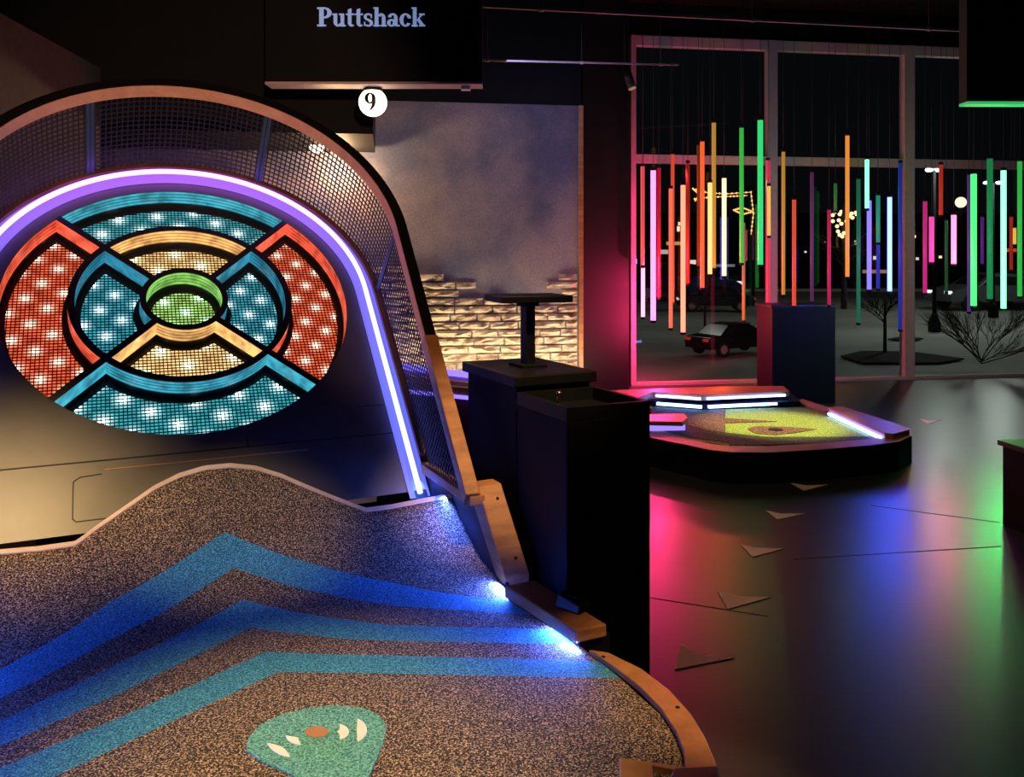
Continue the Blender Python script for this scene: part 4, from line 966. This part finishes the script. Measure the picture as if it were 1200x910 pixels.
# lamp posts
def lamp_post(px, ybase, yhead, label, heads, power):
    power *= .27
    bs = onz(px, ybase, 0); z = H + (300 - yhead) / F * bs.y; rt = thing('lamp_post', bs, label, 'lamp post', None)
    mb = MB(); mb.tube([bs, bs + UP * z], [.045, .03], 10); mb.build('pole', M['black'], rt)
    mb = MB(); mb.prism([bs + V((.13 * math.cos(a), .13 * math.sin(a), 0)) for a in [PI / 4 + PI / 2 * k for k in range(4)]], UP * .22); mb.build('plinth', M['black'], rt)
    mb = MB(); mb.tube([bs + UP * .22, bs + UP * .4], [.12, .05], 8); mb.build('collar', M['black'], rt)
    for dx in heads:
        mb = MB(); c = bs + V((dx, 0, z)); mb.tube([bs + UP * (z - .02), c], .015, 6); mb.build('arm', M['black'], rt)
        mb = MB(); mb.ball(c, .07, 12, (1.3, 1, .6)); mb.build('lamp_head', emit('cool_lamp', (.75, .95, 1), 6), rt)
    ld = bpy.data.lights.new('street_light', 'POINT'); ld.energy = power; ld.color = (.85, .95, .85); ld.shadow_soft_size = .2
    lo = bpy.data.objects.new('street_light', ld); COL.objects.link(lo); lo.location = bs + V((0, -.3, z + .3)); return bs
lamp_post(1095, 389, 199, 'black lamp post with twin cool white heads outside the right window', (-.11, .08), 330)
lamp_post(1164, 372, 214, 'farther twin-headed lamp post right of the nearer one', (-.17, .15), 330)
lamp_post(1330, 372, 160, 'lamp post beyond the right edge lighting the car park', (0,), 500)
lamp_post(640, 385, 100, 'lamp post hidden behind the column lighting the car park', (0,), 250)
# moon-like round lamp
c = atd(1126, 237, 30); rt = thing('globe_lamp', c, 'round white outdoor globe lamp right of the lamp post', 'lamp')
mb = MB(); mb.ball(c, .19, 20); mb.build('glass_globe', emit('round_white_lamp', (1, .86, .66), 1.3), rt)
mb = MB(); mb.tube([V((c.x, c.y, 0)), c - UP * .15], .05, 8); mb.build('pole', M['black'], rt)
# bulbs in a dark tree
c = atd(985, 262, 26); rt = thing('string_lights', c, 'round cluster of warm globe bulbs hanging outside behind the orange tube', 'string lights')
bm_ = emit('warm_bulb', (1, .55, .25), 3.2)
for (x, y) in ((976, 252), (976, 259), (984, 251), (983, 258), (981, 265), (982, 271), (986, 262), (990, 266), (989, 273), (987, 277), (984, 275), (992, 259), (996, 253), (999, 255), (1003, 249), (1004, 251), (979, 248), (986, 248), (998, 250), (1070, 262), (1070, 272), (1071, 277)):
    mb = MB(); p_ = atd(x, y, 26 + random.uniform(-.4, .4)); mb.ball(p_, .055, 10); mb.build('bulb', bm_, rt)
mb = MB(); tb = V((c.x + .1, c.y, 0)); mb.tube([tb, V((tb.x, tb.y, 3.2))], [.09, .05], 7); branchy(tb, 2.8, .8, 2, 21, .05, mb, 5, .5); mb.build('support_tree', bark, rt)
# string arch on the far building
c = atd(845, 232, 34); rt = thing('string_lights', c, 'golden strings of lights along a dark pergola outside the left window', 'string lights')
sm = emit('golden_string', (1, .50, .12), 1.6)
for pts in ([(812, 221), (830, 226), (852, 227), (880, 225)], [(814, 233), (832, 231), (856, 230), (876, 229)], [(880, 225), (883, 250), (880, 275)], [(812, 221), (820, 228), (814, 236)], [(860, 246), (870, 243), (882, 248), (870, 251), (860, 246)]):
    mb = MB(); mb.tube([atd(*p_, 34) for p_ in pts], .012, 5)
    for a, b2 in zip(pts, pts[1:]):
        for k in range(5): mb.ball(atd(lerp(a[0], b2[0], k / 5), lerp(a[1], b2[1], k / 5), 34), .04, 6)
    mb.build('light_string', sm, rt)
mb = MB(); p_ = atd(881, 222, 34.3); mb.box(V((p_.x - 2.6, p_.y, 0)), V((.12, 0, 0)), V((0, .12, 0)), UP * p_.z); mb.box(V((p_.x, p_.y, 0)), V((.12, 0, 0)), V((0, .12, 0)), UP * p_.z); mb.box(V((p_.x - 2.6, p_.y, p_.z)), V((2.72, 0, 0)), V((0, .12, 0)), UP * .12); mb.build('pergola', M['black'], rt)
# distant building with small lit windows and signs
bl = thing('building', V((12, 43, 0)), 'long dark low building with tiny coloured lit signs across the car park', 'building')
mb = MB(); mb.box(V((-6, 43, 0)), V((45, 2, 0)), V((0, 1.5, 0)), UP * 3.6); mb.build('wall', mat('night_brick', (.012, .011, .010), .9), bl)
mb = MB(); mb.box(V((-6.3, 42.8, 3.6)), V((45.6, 2, 0)), V((0, 2, 0)), UP * .2); mb.build('roof', M['black'], bl)
for (x, y, w_, h_, c_, s) in ((744, 306, 5, 6, (.3, .4, 1), 1.4), (754, 294, 3, 6, (1, .5, .4), .5), (790, 285, 18, 4, (1, .55, .15), .5), (778, 295, 10, 5, (.9, .8, .7), .5), (811, 307, 9, 5, (1, .9, .8), .8), (795, 268, 3, 6, (1, .8, .6), 1.2), (796, 262, 2.5, 4, (1, .8, .5), 1.0),
                           (760, 318, 10, 3, (1, .45, .1), .8), (790, 335, 16, 4, (.1, .4, 1), .8), (782, 341, 8, 3, (.1, .7, .8), .6), (1025, 318, 28, 4, (.9, .4, .2), .35), (1026, 302, 5, 4, (1, .9, .6), .8), (944, 295, 2, 2, (1, .9, .8), 1), (1003, 284, 3, 5, (.9, .7, .5), .6), (1102, 301, 3, 3, (1, .8, .4), 1.2), (1075, 303, 3, 3, (.9, .9, .8), .8),
                           (1184, 293, 14, 4, (1, .1, .05), .5), (850, 311, 22, 3, (.5, .6, .7), .25)):
    a = atd(x, y, 42.6 + (x - 744) * .018 * .0); a = V((a.x, a.y, a.z)); yy = 43 + (a.x + 6) * 2 / 45 - .06
    P_ = atd(x, y, yy); hw_, hh_ = w_ / 2 / F * yy, h_ / 2 / F * yy
    mb = MB(); mb.cbox(P_, V((hw_, 0, 0)), V((0, .03, 0)), UP * hh_); mb.build('lit_sign' if w_ > 6 else 'lit_window', emit('far_light', c_, s), bl)
# cars
def make_car(loc, rz, ln, paint, label, lights):
    t_ = thing('car', V((0, 0, 0)), label, 'car', None)
    s_ = ln / 4.5
    prof_ = [(-2.2, .35), (-2.25, .7), (-2.1, .88), (-1.5, .95), (-.95, 1.38), (-.3, 1.46), (.4, 1.42), (1.05, .98), (1.9, .84), (2.22, .66), (2.25, .35)]
    mb = MB(); rings = []
    for y_, k in ((-.85, .9), (-.8, 1), (.8, 1), (.85, .9)):
        rings.append([V((x_ * (1 if k == 1 else .985), y_ * (1 if z_ < 1 else .82), .35 + (z_ - .35) * (1 if k == 1 else .97))) * s_ for x_, z_ in prof_])
    mb.strip(rings); mb.build('body', paint, t_, bevel=.03 * s_)
    gmat = mat('car_glass', (.01, .012, .014), .6, spec=.2)
    for sy in (-1, 1):
        mb = MB(); mb.prism([V((x_, sy * .84 * (1 if z_ < 1 else .86), z_)) * s_ for x_, z_ in ((-1.3, .98), (-.88, 1.3), (.35, 1.33), (.88, .98))], V((0, sy * .012 * s_, 0))); mb.build('side_window', gmat, t_)
        for x_ in (-1.4, 1.4):
            mb = MB(); mb.tube([V((x_, sy * .7, .33)) * s_, V((x_, sy * .88, .33)) * s_], .33 * s_, 20); w__ = mb.build('wheel', M['rubber'], t_)
            mb = MB(); mb.tube([V((x_, sy * .875, .33)) * s_, V((x_, sy * .89, .33)) * s_], .2 * s_, 12); mb.build('hub_cap', M['metal'], w__)
        mb = MB(); mb.cbox(V((2.2, sy * .6, .7)) * s_, V((.05, 0, 0)) * s_, V((0, .17, 0)) * s_, UP * .06 * s_); mb.build('headlight', emit('headlight', (.9, .95, 1), lights[0]), t_)
        mb = MB(); mb.cbox(V((-2.21, sy * .6, .75)) * s_, V((.05, 0, 0)) * s_, V((0, .17, 0)) * s_, UP * .06 * s_); mb.build('tail_light', emit('tail_light', (1, .05, .03), lights[1]), t_)
    mb = MB(); mb.prism([V((1.0, -.62, 1.0)) * s_, V((1.0, .62, 1.0)) * s_, V((.46, .58, 1.38)) * s_, V((.46, -.58, 1.38)) * s_], V((.02, 0, .02))); mb.build('windscreen', gmat, t_)
    t_.location = loc; t_.rotation_euler = (0, 0, rz); return t_
cp = [mat('dark_car_paint', (.02, .022, .025), .2, .3), mat('silver_car_paint', (.22, .23, .24), .25, .5), mat('blue_car_paint', (.03, .05, .12), .2, .3)]
make_car(onz(860, 414, 0), .5, 1.6, cp[0], 'nearest parked dark car outside the left window', (.4, .3))
make_car(onz(838, 364, 0), 3.0, 2.2, cp[0], 'dark car parked farther off outside the left window, below the yellow tubes', (.6, .4))
make_car(onz(795, 352, 0), .05, 4.2, cp[2], 'blue car far off outside the left window behind the salmon tubes', (1.0, .5))
make_car(onz(1158, 362, 0), 3.3, 3.4, cp[1], 'silver car outside the right window behind the green tubes', (1.2, .5))
make_car(onz(1195, 358, 0), 3.2, 3.6, cp[1], 'silver car at the right edge of the car park view', (1.0, .5))

# ------------------------------------------------------------------ lights
def spot(loc, tgt, power, ang, col, blend=.6, size=.03, name='spot_lamp'):
    ld = bpy.data.lights.new(name, 'SPOT'); ld.energy = power; ld.spot_size = math.radians(ang); ld.spot_blend = blend; ld.color = col; ld.shadow_soft_size = size
    o = bpy.data.objects.new(name, ld); COL.objects.link(o); o.location = loc; o.rotation_euler = (V(tgt) - V(loc)).to_track_quat('-Z', 'Y').to_euler(); return o
def area(loc, tgt, power, sx, sy, col, name='area_lamp'):
    ld = bpy.data.lights.new(name, 'AREA'); ld.energy = power; ld.shape = 'RECTANGLE'; ld.size = sx; ld.size_y = sy; ld.color = col
    o = bpy.data.objects.new(name, ld); COL.objects.link(o); o.location = loc; o.rotation_euler = (V(tgt) - V(loc)).to_track_quat('-Z', 'Y').to_euler(); return o
warm = (1, .70, .38)
spot((-.5, 1.0, 4.4), flat((370, 905), 0), 1000, 25, warm, 1)
spot((-1.0, 1.6, 4.4), G(.08, -.92, .80), 420, 15, warm, 1)
spot((-2.2, 1.6, 4.4), B(-.50, -.96), 2400, 12, (1, .64, .28), 1, .35)
spot((.9, 1.8, 4.4), G(.98, -1.0, .85), 800, 15, (1, .62, .32), .9)
spot((2.3, 1.4, 4.4), onz(840, 800, .39), 900, 13, (1, .62, .32), .9)
def strip_lamp(c, d, power, ln, col=(.06, .13, 1)):
    o = area(c, c + d, power, ln * K, .006, col, 'led_and_fill_strip'); return o
for sd, pw, pu in ((1, 3.2, 2.3), (-1, 4.5, .45)):
    strip_lamp(G(sd * .785, -1.60, .606), (-L * sd * .9 - UP * .45), 9 * pw, .5)
    strip_lamp(G(sd * .775, -.92, .755), (-L * sd * .8 - UP * .75), 3 * pu, .45)  # added blue fill for the upper ramp sides, no LED strip here
# uplight grazing the stones, and warm lamp above the plaster
xm = (wx(500, BO) + xr) / 2
area(WP(xm - .2, BO - .42, .34), WP(xm - .2, BO - .02, 1.0), 26, 3.0, .06, (1, .80, .50))
area(WP(xm - 1.6, BO - .9, 3.0), WP(xm - 1.4, BO, 2.3), 10, 1.0, .4, (1, .66, .42))
area(WP(xm + .4, BO - 1.6, 3.3), WP(xm + .2, BO, 2.5), 7, 1.4, .4, (.5, .5, 1))
def point(loc, power, col, size=.0, name='tube_light'):
    ld = bpy.data.lights.new(name, 'POINT'); ld.energy = power; ld.color = col; ld.shadow_soft_size = size
    o = bpy.data.objects.new(name, ld); COL.objects.link(o); o.location = loc; return o
point(atd(395, 195, 8.9), 55, (1, .62, .3), .05, 'globe_light')
for px, ys, dep, pw, col in ((764, (330, 365, 390), 10.0, 50, (1, .03, .16)), (800, (360,), 10.0, 8, (1, .10, .04)), (832, (250,), 8.5, 1.5, (1, .5, .1)), (838, (370,), 9.6, 16, (1, .13, .03)),
                         (1020, (350,), 8.5, 6, (.03, .08, 1)), (1043, (320, 365), 8.5, 13, (0, .05, 1)), (1100, (345,), 8.3, 14, (1, .12, .22)), (1145, (345,), 8.2, 5, (.08, 1, .18)), (1172, (355, 370), 8.2, 8, (.02, 1, .12))):
    for y in ys: point(atd(px + 6, y, dep - .12), pw, col)
for y in (240, 330, 410): point(atd(749, y, 10.25), 3, (1, .02, .20))
for px, y, pw, col in ((800, 200, 2, (1, .05, .15)), (884, 205, 2.5, (.1, 1, .25)), (1012, 205, 2, (.1, 1, .3)), (900, 300, 2.5, (1, .03, .1)), (1062, 280, 2, (.9, .2, .35)), (1150, 215, 2, (.5, .8, .3))): point(atd(px, y, 10.1), pw, col)
spot((1.7, 4.9, 4.6), (1.75, 5.3, 0), 70, 62, (1, .75, .45), .8)
spot((-1.4, .2, 2.2), FB(.82, -.25, .4), 260, 20, (1, .55, .28), .8, .05, 'rail_fill')  # added fill to warm the inner face of the right rail
spot((.6, -1.8, 1.9), B(.1, .9, .4), 1000, 24, (1, .58, .40), .7, .05, 'rail_fill')  # unseen fill added behind the eye to brighten the arch rail
spot(V((2.2, 6.0, 4.5)), Z((905, 497), .2), 1500, 19, (1, .86, .5), .7)

wld = bpy.data.worlds.new('night'); bpy.context.scene.world = wld; wld.use_nodes = True
bg = wld.node_tree.nodes['Background']; bg.inputs[0].default_value = (.35, .42, .55, 1); bg.inputs[1].default_value = .006

cam = bpy.data.cameras.new('camera'); co = bpy.data.objects.new('camera', cam); COL.objects.link(co)
co.location = O; co.rotation_euler = (PI / 2, 0, 0); cam.sensor_fit = 'HORIZONTAL'; cam.sensor_width = 36; cam.lens = 30.0; cam.shift_y = -155 / 1200
cam.clip_start = .05; cam.clip_end = 300
sc_ = bpy.context.scene; sc_.camera = co
sc_.view_settings.view_transform = 'Standard'; sc_.view_settings.look = 'None'; sc_.view_settings.gamma = 1; sc_.view_settings.use_curve_mapping = False
sc_.view_settings.exposure = 0
